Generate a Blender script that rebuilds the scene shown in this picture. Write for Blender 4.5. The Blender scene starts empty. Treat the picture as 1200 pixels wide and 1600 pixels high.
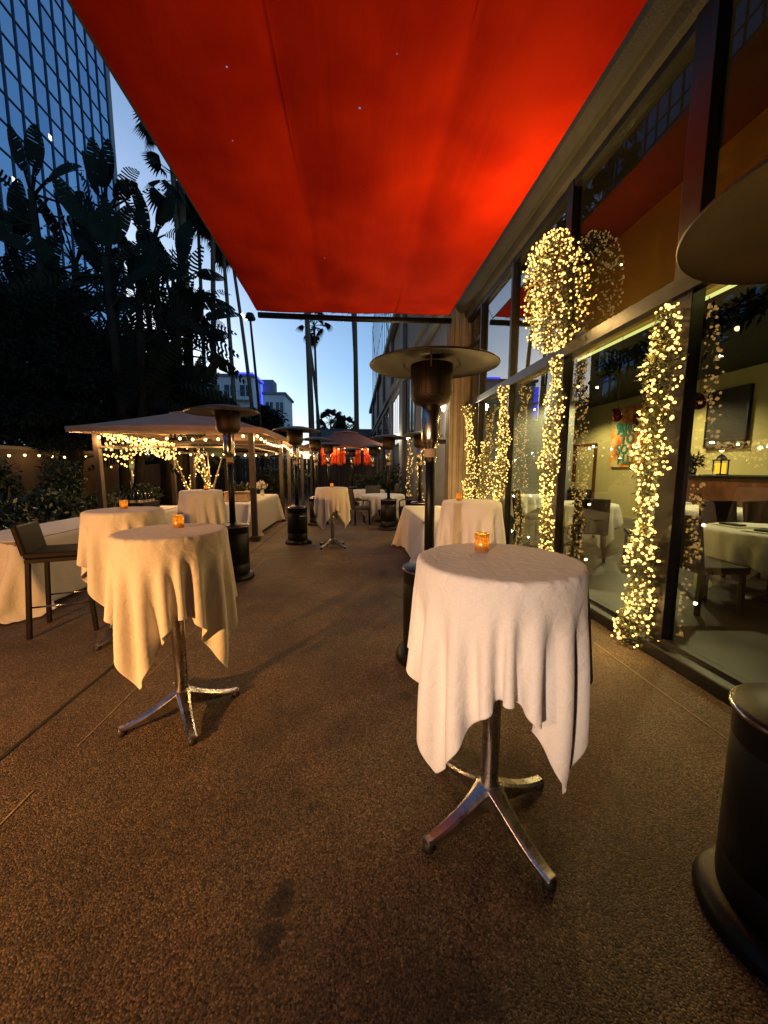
import bpy, math, random
import numpy as np
from mathutils import Vector, Matrix, Euler
R = math.radians
PI = math.pi
rnd = random.Random(7)
S = bpy.context.scene
C = S.collection

# ------------------------------------------------------------------ camera
CAM_H = 1.45
cd = bpy.data.cameras.new('camera'); cam = bpy.data.objects.new('camera', cd); C.objects.link(cam)
cd.sensor_fit = 'VERTICAL'; cd.sensor_height = 36.0; cd.lens = 36.0*578.0/1600.0
cd.clip_start = 0.05; cd.clip_end = 1500
cam.location = (0, 0, CAM_H)
PITCH, YAW = 0.1171, 0.0789
cam.rotation_euler = (PI/2-PITCH, 0, -YAW)
S.camera = cam

# ------------------------------------------------------------------ world, exposure
W = bpy.data.worlds.new("World"); S.world = W; W.use_nodes = True
wn, wl = W.node_tree.nodes, W.node_tree.links
bg = wn['Background']
sky = wn.new('ShaderNodeTexSky'); sky.sky_type = 'NISHITA'; sky.sun_disc = False
sky.sun_elevation = R(9.0); sky.sun_rotation = R(-38); sky.air_density = 1.0; sky.dust_density = 1.1; sky.ozone_density = 3.8
wl.new(sky.outputs[0], bg.inputs[0]); bg.inputs[1].default_value = 0.15
S.view_settings.view_transform = 'Standard'; S.view_settings.look = 'None'
S.view_settings.exposure = 0.55; S.view_settings.gamma = 1.0
S.cycles.max_bounces = 8; S.cycles.transparent_max_bounces = 24
S.cycles.sample_clamp_indirect = 4.0
S.cycles.use_denoising = True
S.cycles.caustics_reflective = False; S.cycles.caustics_refractive = False

_Mi = cam.rotation_euler.to_matrix()
def at2(px, py, Y):     # world x and height of the photo point (px, py) at distance Y along the patio
    d = _Mi @ Vector(((px-600)/578., (800-py)/578., -1.0)); t = Y/d.y
    return d.x*t, CAM_H+d.z*t
# ------------------------------------------------------------------ materials
M = {}
def mat(name, col, rough=0.6, metal=0.0, noise=0.0, nscale=8.0, bump=0.0, bscale=60.0, sheen=0.0, coat=0.0, ior=1.5, spec=0.5):
    m = bpy.data.materials.new(name); m.use_nodes = True
    nt = m.node_tree; b = nt.nodes['Principled BSDF']
    b.inputs['Base Color'].default_value = (*col, 1); b.inputs['Roughness'].default_value = rough
    b.inputs['Metallic'].default_value = metal; b.inputs['IOR'].default_value = ior
    b.inputs['Sheen Weight'].default_value = sheen; b.inputs['Specular IOR Level'].default_value = spec; b.inputs['Coat Weight'].default_value = coat
    tc = nt.nodes.new('ShaderNodeTexCoord')
    if noise > 0:
        n = nt.nodes.new('ShaderNodeTexNoise'); n.inputs['Scale'].default_value = nscale; n.inputs['Detail'].default_value = 6
        nt.links.new(tc.outputs['Object'], n.inputs['Vector'])
        r = nt.nodes.new('ShaderNodeValToRGB')
        r.color_ramp.elements[0].position = 0.3; r.color_ramp.elements[1].position = 0.7
        r.color_ramp.elements[0].color = (*[c*(1-noise) for c in col], 1)
        r.color_ramp.elements[1].color = (*[min(1, c*(1+noise)) for c in col], 1)
        nt.links.new(n.outputs[0], r.inputs[0]); nt.links.new(r.outputs[0], b.inputs['Base Color'])
        mr = nt.nodes.new('ShaderNodeMapRange'); mr.inputs['To Min'].default_value = max(0.02, rough-0.12); mr.inputs['To Max'].default_value = min(1, rough+0.12)
        nt.links.new(n.outputs[0], mr.inputs[0]); nt.links.new(mr.outputs[0], b.inputs['Roughness'])
    if bump > 0:
        n2 = nt.nodes.new('ShaderNodeTexNoise'); n2.inputs['Scale'].default_value = bscale; n2.inputs['Detail'].default_value = 4
        nt.links.new(tc.outputs['Object'], n2.inputs['Vector'])
        bp = nt.nodes.new('ShaderNodeBump'); bp.inputs['Strength'].default_value = bump; bp.inputs['Distance'].default_value = 0.01
        nt.links.new(n2.outputs[0], bp.inputs['Height']); nt.links.new(bp.outputs[0], b.inputs['Normal'])
    M[name] = m
    return m
def emit(name, col, strength, sample=False):
    m = bpy.data.materials.new(name); m.use_nodes = True
    nt = m.node_tree; nt.nodes.remove(nt.nodes['Principled BSDF'])
    e = nt.nodes.new('ShaderNodeEmission'); e.inputs[0].default_value = (*col, 1); e.inputs[1].default_value = strength
    nt.links.new(e.outputs[0], nt.nodes['Material Output'].inputs[0])
    if not sample: m.cycles.emission_sampling = 'NONE'
    M[name] = m
    return m
mat('linen', (0.80, 0.77, 0.74), 0.85, noise=0.055, nscale=140, bump=0.25, bscale=450, sheen=0.3)
def linen_translucent():
    m = M['linen']; nt = m.node_tree; b = nt.nodes['Principled BSDF']
    tc = nt.nodes.new('ShaderNodeTexCoord'); w = nt.nodes.new('ShaderNodeTexNoise'); w.inputs['Scale'].default_value = 16; w.inputs['Detail'].default_value = 6; w.inputs['Distortion'].default_value = 1.2
    nt.links.new(tc.outputs['Object'], w.inputs['Vector'])
    old = b.inputs['Normal'].links[0].from_node
    bw = nt.nodes.new('ShaderNodeBump'); bw.inputs['Strength'].default_value = 0.55; bw.inputs['Distance'].default_value = 0.012
    nt.links.new(w.outputs[0], bw.inputs['Height']); nt.links.new(old.outputs[0], bw.inputs['Normal']); nt.links.new(bw.outputs[0], b.inputs['Normal'])
    tr = nt.nodes.new('ShaderNodeBsdfTranslucent'); tr.inputs[0].default_value = (0.8, 0.74, 0.68, 1)
    mx = nt.nodes.new('ShaderNodeMixShader'); mx.inputs[0].default_value = 0.10
    nt.links.new(b.outputs[0], mx.inputs[1]); nt.links.new(tr.outputs[0], mx.inputs[2])
    nt.links.new(mx.outputs[0], nt.nodes['Material Output'].inputs[0])
linen_translucent()
mat('tabletop', (0.25, 0.2, 0.16), 0.5, noise=0.2)
mat('aluminium', (0.55, 0.52, 0.5), 0.28, 1.0, noise=0.12, nscale=20, bump=0.05, bscale=200)
mat('rubber', (0.015, 0.015, 0.015), 0.6, noise=0.2)
mat('black_metal', (0.005, 0.0045, 0.004), 0.4, 0.0, spec=.25, noise=0.3, nscale=5, bump=0.1, bscale=150)
mat('hat_metal_lit', (0.20, 0.125, 0.055), 0.5, 0.3, noise=0.25, nscale=4)  # hat metal again, with warm lamp light put into its colour
mat('hat_metal', (0.05, 0.038, 0.028), 0.5, 0.35, noise=0.25, nscale=4, bump=0.08, bscale=30)
mat('burner', (0.05, 0.035, 0.025), 0.5, 0.8, noise=0.35, nscale=12, bump=0.3, bscale=260)
mat('steel', (0.42, 0.38, 0.35), 0.22, 1.0, noise=0.2, nscale=9)
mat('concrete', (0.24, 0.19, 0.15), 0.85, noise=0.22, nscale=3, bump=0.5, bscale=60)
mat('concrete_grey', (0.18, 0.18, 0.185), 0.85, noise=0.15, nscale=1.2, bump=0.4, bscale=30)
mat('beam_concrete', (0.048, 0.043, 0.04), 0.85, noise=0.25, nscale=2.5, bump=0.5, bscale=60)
mat('plinth', (0.42, 0.30, 0.2), 0.8, noise=0.2, nscale=5, bump=0.4, bscale=50)
mat('mullion', (0.012, 0.01, 0.009), 0.4, 0.2, noise=0.2)
mat('frame_grey', (0.035, 0.031, 0.03), 0.4, 0.5, noise=0.15)
mat('curb', (0.012, 0.013, 0.012), 0.35, noise=0.3, nscale=6, bump=0.2)
mat('interior_wall', (0.44, 0.37, 0.17), 0.8, noise=0.06, nscale=2)
mat('interior_bulkhead', (0.34, 0.22, 0.08), 0.8, noise=0.08, nscale=1.5)
mat('interior_ceiling', (0.02, 0.02, 0.02), 0.9, noise=0.1)
mat('interior_floor', (0.016, 0.011, 0.008), 0.4, noise=0.3, nscale=3)
mat('dark_wood', (0.008, 0.005, 0.003), 0.5, spec=.15, noise=0.35, nscale=14)
mat('red_wood', (0.10, 0.03, 0.012), 0.45, noise=0.35, nscale=10)
mat('leather', (0.010, 0.006, 0.004), 0.5, spec=.12, noise=0.3, nscale=20, bump=0.3, bscale=120)
mat('rattan', (0.05, 0.035, 0.028), 0.6, noise=0.3, nscale=60, bump=0.6, bscale=180)
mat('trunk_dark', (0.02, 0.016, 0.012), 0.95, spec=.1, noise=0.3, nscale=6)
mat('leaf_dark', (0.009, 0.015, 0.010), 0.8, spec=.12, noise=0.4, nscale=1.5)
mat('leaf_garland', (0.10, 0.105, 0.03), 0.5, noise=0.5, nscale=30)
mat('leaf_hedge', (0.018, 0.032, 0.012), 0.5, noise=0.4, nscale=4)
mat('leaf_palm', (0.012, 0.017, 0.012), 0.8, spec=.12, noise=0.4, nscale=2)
mat('trunk', (0.10, 0.075, 0.055), 0.9, noise=0.35, nscale=6, bump=0.8, bscale=14)
mat('trunk_pale', (0.22, 0.17, 0.12), 0.9, noise=0.3, nscale=6, bump=0.8, bscale=14)
mat('stucco', (0.13, 0.08, 0.05), 0.9, noise=0.2, nscale=1.2, bump=0.5, bscale=40)
mat('soil', (0.05, 0.035, 0.025), 0.95, noise=0.4, nscale=10, bump=1, bscale=40)
mat('post_brown', (0.05, 0.032, 0.022), 0.5, noise=0.2, nscale=8)
mat('roof_tan', (0.52, 0.33, 0.23), 0.85, noise=0.1, nscale=3, bump=0.2, bscale=200)
mat('roof_red', (0.34, 0.12, 0.08), 0.85, noise=0.15, nscale=3, bump=0.2, bscale=200)
mat('curtain_orange', (0.75, 0.10, 0.02), 0.8, noise=0.25, nscale=6)
mat('white_paint', (0.7, 0.7, 0.7), 0.7, noise=0.06, nscale=2)
mat('grey_paint', (0.22, 0.22, 0.24), 0.8, noise=0.06, nscale=2)
mat('dark_glass', (0.03, 0.04, 0.05), 0.1, noise=0.2, nscale=3)
mat('wire', (0.01, 0.01, 0.01), 0.6)
mat('wicker', (0.45, 0.30, 0.18), 0.7, noise=0.3, nscale=40, bump=0.7, bscale=120)
mat('petal', (0.75, 0.68, 0.62), 0.7, noise=0.1)
mat('bottle_glass', (0.01, 0.018, 0.01), 0.08, noise=0.1)
mat('bottle_label', (0.55, 0.5, 0.42), 0.7, noise=0.1)
mat('bauble', (0.16, 0.008, 0.01), 0.15, 0.6, noise=0.2)
mat('candle_wax', (0.8, 0.65, 0.4), 0.6, noise=0.05)
mat('napkin', (0.02, 0.02, 0.025), 0.8, noise=0.1)
mat('paper', (0.6, 0.58, 0.45), 0.8, noise=0.05)
mat('joint_dark', (0.012, 0.010, 0.008), 0.9, noise=0.3, nscale=20)
mat('joint_light', (0.30, 0.22, 0.14), 0.85, noise=0.4, nscale=25)
mat('art_dark', (0.03, 0.024, 0.02), 0.8, noise=0.5, nscale=14)
mat('letter_green', (0.03, 0.16, 0.10), 0.7); mat('letter_dark', (0.05, 0.05, 0.03), 0.7); mat('letter_red', (0.35, 0.03, 0.04), 0.7); mat('letter_pale', (0.6, 0.5, 0.35), 0.7)
mat('art_teal', (0.04, 0.25, 0.2), 0.7, noise=0.3)
mat('hedge_wall', (0.05, 0.04, 0.03), 0.9, noise=0.3)
emit('bulb', (1.0, 0.55, 0.14), 2.6)
emit('bulb_big', (1.0, 0.64, 0.24), 4.5)
emit('sconce_glow', (1.0, 0.93, 0.66), 2.6)
emit('neon', (0.03, 0.05, 1.0), 3.0)
emit('cove_glow', (0.85, 0.80, 0.28), 1.1)
emit('flame', (1.0, 0.55, 0.08), 9.0)
emit('lantern_glow', (1.0, 0.45, 0.03), 1.6)
emit('lit_window', (0.8, 0.85, 0.9), 0.9)

# perforated burner screen
m = M['burner']; nt = m.node_tree; b = nt.nodes['Principled BSDF']
tc = nt.nodes.new('ShaderNodeTexCoord'); vo = nt.nodes.new('ShaderNodeTexVoronoi'); vo.inputs['Scale'].default_value = 75; vo.inputs['Randomness'].default_value = .15
nt.links.new(tc.outputs['Object'], vo.inputs['Vector']); rp = nt.nodes.new('ShaderNodeValToRGB'); rp.color_ramp.elements[0].position = .30; rp.color_ramp.elements[1].position = .36
rp.color_ramp.elements[0].color = (.002,.002,.002,1); rp.color_ramp.elements[1].color = (.06,.04,.028,1)
nt.links.new(vo.outputs['Distance'], rp.inputs[0]); nt.links.new(rp.outputs[0], b.inputs['Base Color'])

def nodes(name):
    m = bpy.data.materials.new(name); m.use_nodes = True; M[name] = m
    return m, m.node_tree, m.node_tree.nodes, m.node_tree.links
# awning fabric: orange-red, lets light through, a few pin holes
m, nt, N, L = nodes('awning_fabric')
b = N['Principled BSDF']; b.inputs['Roughness'].default_value = 0.9; b.inputs['Specular IOR Level'].default_value = .08; out = N['Material Output']
tc = N.new('ShaderNodeTexCoord'); no = N.new('ShaderNodeTexNoise'); no.inputs['Scale'].default_value = 1.3; no.inputs['Detail'].default_value = 8
L.new(tc.outputs['Object'], no.inputs['Vector'])
rp = N.new('ShaderNodeValToRGB'); rp.color_ramp.elements[0].position = .3; rp.color_ramp.elements[1].position = .7
rp.color_ramp.elements[0].color = (0.40, 0.010, 0.0006, 1); rp.color_ramp.elements[1].color = (0.66, 0.028, 0.001, 1)
L.new(no.outputs[0], rp.inputs[0]); L.new(rp.outputs[0], b.inputs['Base Color'])
wv = N.new('ShaderNodeTexNoise'); wv.inputs['Scale'].default_value = 500; L.new(tc.outputs['Object'], wv.inputs['Vector'])
bp = N.new('ShaderNodeBump'); bp.inputs['Strength'].default_value = 0.3; bp.inputs['Distance'].default_value = .003
L.new(wv.outputs[0], bp.inputs['Height'])
mpn = N.new('ShaderNodeMapping'); mpn.inputs['Scale'].default_value = (2.2, .35, 1); L.new(tc.outputs['Object'], mpn.inputs[0])
wr = N.new('ShaderNodeTexNoise'); wr.inputs['Scale'].default_value = 1.6; wr.inputs['Detail'].default_value = 4; wr.inputs['Distortion'].default_value = .6; L.new(mpn.outputs[0], wr.inputs['Vector'])
bq = N.new('ShaderNodeBump'); bq.inputs['Strength'].default_value = .5; bq.inputs['Distance'].default_value = .035
L.new(wr.outputs[0], bq.inputs['Height']); L.new(bp.outputs[0], bq.inputs['Normal']); L.new(bq.outputs[0], b.inputs['Normal'])
tr = N.new('ShaderNodeBsdfTranslucent'); tr.inputs[0].default_value = (0.40, 0.006, 0.001, 1)
mx = N.new('ShaderNodeMixShader'); mx.inputs[0].default_value = 0.07
L.new(b.outputs[0], mx.inputs[1]); L.new(tr.outputs[0], mx.inputs[2]); L.new(mx.outputs[0], out.inputs[0])
# window glass
def pane_glass(name, ior, tint, gcol=(1,1,1)):
    m, nt, N, L = nodes(name); out = N['Material Output']; N.remove(N['Principled BSDF'])
    fr = N.new('ShaderNodeFresnel'); fr.inputs[0].default_value = ior
    gl = N.new('ShaderNodeBsdfGlossy'); gl.inputs['Roughness'].default_value = 0.0; gl.inputs[0].default_value = (*gcol, 1)
    tp = N.new('ShaderNodeBsdfTransparent'); tp.inputs[0].default_value = (*tint, 1)
    ge = N.new('ShaderNodeNewGeometry'); iv = N.new('ShaderNodeMath'); iv.operation = 'SUBTRACT'; iv.inputs[0].default_value = 1; L.new(ge.outputs['Backfacing'], iv.inputs[1])
    mu = N.new('ShaderNodeMath'); mu.operation = 'MULTIPLY'; L.new(fr.outputs[0], mu.inputs[0]); L.new(iv.outputs[0], mu.inputs[1])
    mx = N.new('ShaderNodeMixShader'); L.new(mu.outputs[0], mx.inputs[0]); L.new(tp.outputs[0], mx.inputs[1]); L.new(gl.outputs[0], mx.inputs[2])
    tc = N.new('ShaderNodeTexCoord'); n = N.new('ShaderNodeTexNoise'); n.inputs['Scale'].default_value = 0.7
    L.new(tc.outputs['Object'], n.inputs['Vector'])
    bp = N.new('ShaderNodeBump'); bp.inputs['Strength'].default_value = 0.03; bp.inputs['Distance'].default_value = 0.05
    L.new(n.outputs[0], bp.inputs['Height']); L.new(bp.outputs[0], gl.inputs['Normal'])
    L.new(mx.outputs[0], out.inputs[0])
pane_glass('glass_lower', 1.65, (0.80, 0.84, 0.74))
pane_glass('glass_upper', 1.55, (0.8, 0.76, 0.6), (.42,.50,.60))
pane_glass('glass_upper_clear', 2.5, (0.75, 0.72, 0.6))
pane_glass('clear_glass', 1.45, (0.93, 0.93, 0.93))
# tower glass
m, nt, N, L = nodes('tower_glass')
b = N['Principled BSDF']; b.inputs['Base Color'].default_value = (0.62, 0.80, 0.95, 1); b.inputs['Metallic'].default_value = 1.0; b.inputs['Roughness'].default_value = 0.06
tc = N.new('ShaderNodeTexCoord'); n = N.new('ShaderNodeTexNoise'); n.inputs['Scale'].default_value = 0.25
L.new(tc.outputs['Object'], n.inputs['Vector']); bp = N.new('ShaderNodeBump'); bp.inputs['Strength'].default_value = 0.15; bp.inputs['Distance'].default_value = 0.3
L.new(n.outputs[0], bp.inputs['Height'])
mp_ = N.new('ShaderNodeMapping'); mp_.inputs['Scale'].default_value = (0, 1/1.5, 1/2.27); mp_.inputs['Location'].default_value = (0, .067, -.44); L.new(tc.outputs['Object'], mp_.inputs[0])
fl_ = N.new('ShaderNodeVectorMath'); fl_.operation = 'FLOOR'; L.new(mp_.outputs[0], fl_.inputs[0])
wn_ = N.new('ShaderNodeTexWhiteNoise'); L.new(fl_.outputs[0], wn_.inputs['Vector'])
rr_ = N.new('ShaderNodeValToRGB'); rr_.color_ramp.elements[0].color = (.50,.68,.86,1); rr_.color_ramp.elements[1].color = (.70,.88,1,1); L.new(wn_.outputs['Value'], rr_.inputs[0]); L.new(rr_.outputs[0], b.inputs['Base Color'])
sb_ = N.new('ShaderNodeVectorMath'); sb_.operation = 'MULTIPLY_ADD'; sb_.inputs[1].default_value = (.02,.035,.035); sb_.inputs[2].default_value = (-.01,-.0175,-.0175); L.new(wn_.outputs['Color'], sb_.inputs[0])
ad_ = N.new('ShaderNodeVectorMath'); ad_.operation = 'ADD'; L.new(bp.outputs[0], ad_.inputs[0]); L.new(sb_.outputs[0], ad_.inputs[1]); nm_ = N.new('ShaderNodeVectorMath'); nm_.operation = 'NORMALIZE'; L.new(ad_.outputs[0], nm_.inputs[0]); L.new(nm_.outputs[0], b.inputs['Normal'])
mat('tower_frame', (0.02, 0.035, 0.07), 0.5, 0.3, noise=0.1)
mat('tower_corner', (0.25, 0.25, 0.27), 0.5, noise=0.1)
# votive cup: speckled amber mercury glass
m, nt, N, L = nodes('votive_glass'); out = N['Material Output']; b = N['Principled BSDF']
b.inputs['Roughness'].default_value = 0.12; b.inputs['Metallic'].default_value = 0.6
tc = N.new('ShaderNodeTexCoord'); vo = N.new('ShaderNodeTexNoise'); vo.inputs['Scale'].default_value = 160; vo.inputs['Detail'].default_value = 2
L.new(tc.outputs['Object'], vo.inputs['Vector'])
rp = N.new('ShaderNodeValToRGB'); rp.color_ramp.elements[0].position = .46; rp.color_ramp.elements[1].position = .58
L.new(vo.outputs[0], rp.inputs[0]); b.inputs['Base Color'].default_value = (0.75, 0.46, 0.18, 1)
tr = N.new('ShaderNodeBsdfTranslucent'); tr.inputs[0].default_value = (1.0, 0.66, 0.14, 1)
mx = N.new('ShaderNodeMixShader'); m2 = N.new('ShaderNodeMath'); m2.operation = 'MULTIPLY_ADD'; m2.inputs[1].default_value = 0.6; m2.inputs[2].default_value = 0.3
L.new(rp.outputs[0], m2.inputs[0]); L.new(m2.outputs[0], mx.inputs[0])
L.new(b.outputs[0], mx.inputs[1]); L.new(tr.outputs[0], mx.inputs[2]); L.new(mx.outputs[0], out.inputs[0])
# patio floor: exposed aggregate concrete with stains
m, nt, N, L = nodes('aggregate'); b = N['Principled BSDF']; b.inputs['Roughness'].default_value = 0.72
tc = N.new('ShaderNodeTexCoord')
v1 = N.new('ShaderNodeTexVoronoi'); v1.inputs['Scale'].default_value = 165; L.new(tc.outputs['Object'], v1.inputs['Vector'])
sep = N.new('ShaderNodeSeparateColor'); L.new(v1.outputs['Color'], sep.inputs[0])
rp = N.new('ShaderNodeValToRGB'); e = rp.color_ramp.elements
e[0].position = 0; e[0].color = (0.022, 0.014, 0.010, 1); e[1].position = 1; e[1].color = (0.34, 0.24, 0.15, 1)
for p, c in ((.22, (0.088, 0.055, 0.031)), (.5, (0.158, 0.101, 0.055)), (.8, (0.22, 0.145, 0.081)), (.94, (0.30, 0.21, 0.13))):
    k = e.new(p); k.color = (*c, 1)
L.new(sep.outputs[0], rp.inputs[0])
n1 = N.new('ShaderNodeTexNoise'); n1.inputs['Scale'].default_value = 1.1; n1.inputs['Detail'].default_value = 7; n1.inputs['Roughness'].default_value = .65
L.new(tc.outputs['Object'], n1.inputs['Vector'])
r1 = N.new('ShaderNodeMapRange'); r1.inputs['From Min'].default_value = .3; r1.inputs['From Max'].default_value = .7; r1.inputs['To Min'].default_value = .45; r1.inputs['To Max'].default_value = 1.3
L.new(n1.outputs[0], r1.inputs[0])
v2 = N.new('ShaderNodeTexVoronoi'); v2.feature = 'DISTANCE_TO_EDGE'; v2.inputs['Scale'].default_value = 165; L.new(tc.outputs['Object'], v2.inputs['Vector'])
r2 = N.new('ShaderNodeMapRange'); r2.inputs['From Max'].default_value = .12; r2.inputs['To Min'].default_value = .35; L.new(v2.outputs[0], r2.inputs[0])
mm = N.new('ShaderNodeMath'); mm.operation = 'MULTIPLY'; L.new(r1.outputs[0], mm.inputs[0]); L.new(r2.outputs[0], mm.inputs[1])
gv = N.new('ShaderNodeTexVoronoi'); gv.inputs['Scale'].default_value = 1.9; L.new(tc.outputs['Object'], gv.inputs['Vector'])
gm = N.new('ShaderNodeMapRange'); gm.inputs['From Min'].default_value = .022; gm.inputs['From Max'].default_value = .034; gm.inputs['To Min'].default_value = .4; L.new(gv.outputs['Distance'], gm.inputs[0])
g2 = N.new('ShaderNodeMath'); g2.operation = 'MULTIPLY'; L.new(mm.outputs[0], g2.inputs[0]); L.new(gm.outputs[0], g2.inputs[1])
prev = g2
nz = N.new('ShaderNodeTexNoise'); nz.inputs['Scale'].default_value = 14; nz.inputs['Detail'].default_value = 5; L.new(tc.outputs['Object'], nz.inputs['Vector'])
for (sx, sy, sr, dk) in ((-.262, 1.10, .045, .35), (-.275, 1.02, .04, .35), (-.25, 1.145, .03, .4), (-.27, .975, .035, .5), (-.27, 1.53, .03, .6), (-.2, 1.46, .03, .6), (-.05, 2.9, .16, .8), (.15, 3.3, .1, .8), (-.6, 3.0, .22, .85), (.9, 3.2, .25, .8), (-.5, 1.9, .12, .8), (-1.4, 1.3, .2, .75), (1.5, 1.9, .14, .8), (.2, .75, .2, .7), (.3, 2.2, .05, .6), (-1.0, 4.4, .3, .75), (.4, 5.2, .35, .8)):
    cx = N.new('ShaderNodeVectorMath'); cx.operation = 'DISTANCE'; cx.inputs[1].default_value = (sx, sy, 0)
    L.new(tc.outputs['Object'], cx.inputs[0])
    ad = N.new('ShaderNodeMath'); ad.operation = 'MULTIPLY_ADD'; ad.inputs[1].default_value = sr*1.6; ad.inputs[2].default_value = -sr*.8
    L.new(nz.outputs[0], ad.inputs[0])
    a2 = N.new('ShaderNodeMath'); a2.operation = 'ADD'; L.new(cx.outputs['Value'], a2.inputs[0]); L.new(ad.outputs[0], a2.inputs[1])
    mr = N.new('ShaderNodeMapRange'); mr.inputs['From Min'].default_value = sr*.75; mr.inputs['From Max'].default_value = sr*1.15; mr.inputs['To Min'].default_value = dk
    L.new(a2.outputs[0], mr.inputs[0])
    q = N.new('ShaderNodeMath'); q.operation = 'MULTIPLY'; L.new(prev.outputs[0], q.inputs[0]); L.new(mr.outputs[0], q.inputs[1]); prev = q
n3 = N.new('ShaderNodeTexNoise'); n3.inputs['Scale'].default_value = 3.2; n3.inputs['Detail'].default_value = 6; n3.inputs['Distortion'].default_value = .8; L.new(tc.outputs['Object'], n3.inputs['Vector'])
mxc = N.new('ShaderNodeMix'); mxc.data_type = 'RGBA'; mxc.blend_type = 'MULTIPLY'; mxc.inputs[0].default_value = .8
r3 = N.new('ShaderNodeValToRGB'); r3.color_ramp.elements[0].position = .35; r3.color_ramp.elements[1].position = .65; r3.color_ramp.elements[0].color = (.72,.78,.72,1); r3.color_ramp.elements[1].color = (1,.96,.92,1)
L.new(n3.outputs[0], r3.inputs[0]); L.new(rp.outputs[0], mxc.inputs[6]); L.new(r3.outputs[0], mxc.inputs[7])
vm = N.new('ShaderNodeVectorMath'); vm.operation = 'SCALE'; L.new(mxc.outputs[2], vm.inputs[0]); L.new(prev.outputs[0], vm.inputs['Scale'])
L.new(vm.outputs[0], b.inputs['Base Color'])
bp = N.new('ShaderNodeBump'); bp.inputs['Strength'].default_value = 0.7; bp.inputs['Distance'].default_value = 0.004
L.new(v1.outputs['Distance'], bp.inputs['Height']); bp.invert = True; L.new(bp.outputs[0], b.inputs['Normal'])
# painting with orange left side and pale right side
m, nt, N, L = nodes('art_orange'); b = N['Principled BSDF']; b.inputs['Roughness'].default_value = .7
tc = N.new('ShaderNodeTexCoord'); n = N.new('ShaderNodeTexNoise'); n.inputs['Scale'].default_value = 3.5; n.inputs['Detail'].default_value = 5
L.new(tc.outputs['Object'], n.inputs['Vector']); rp = N.new('ShaderNodeValToRGB'); e = rp.color_ramp.elements
e[0].position = .38; e[0].color = (0.55, 0.09, 0.02, 1); e[1].position = .62; e[1].color = (0.55, 0.50, 0.30, 1); k = e.new(.5); k.color = (0.70, 0.34, 0.05, 1)
L.new(n.outputs[0], rp.inputs[0]); L.new(rp.outputs[0], b.inputs['Base Color'])

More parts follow.
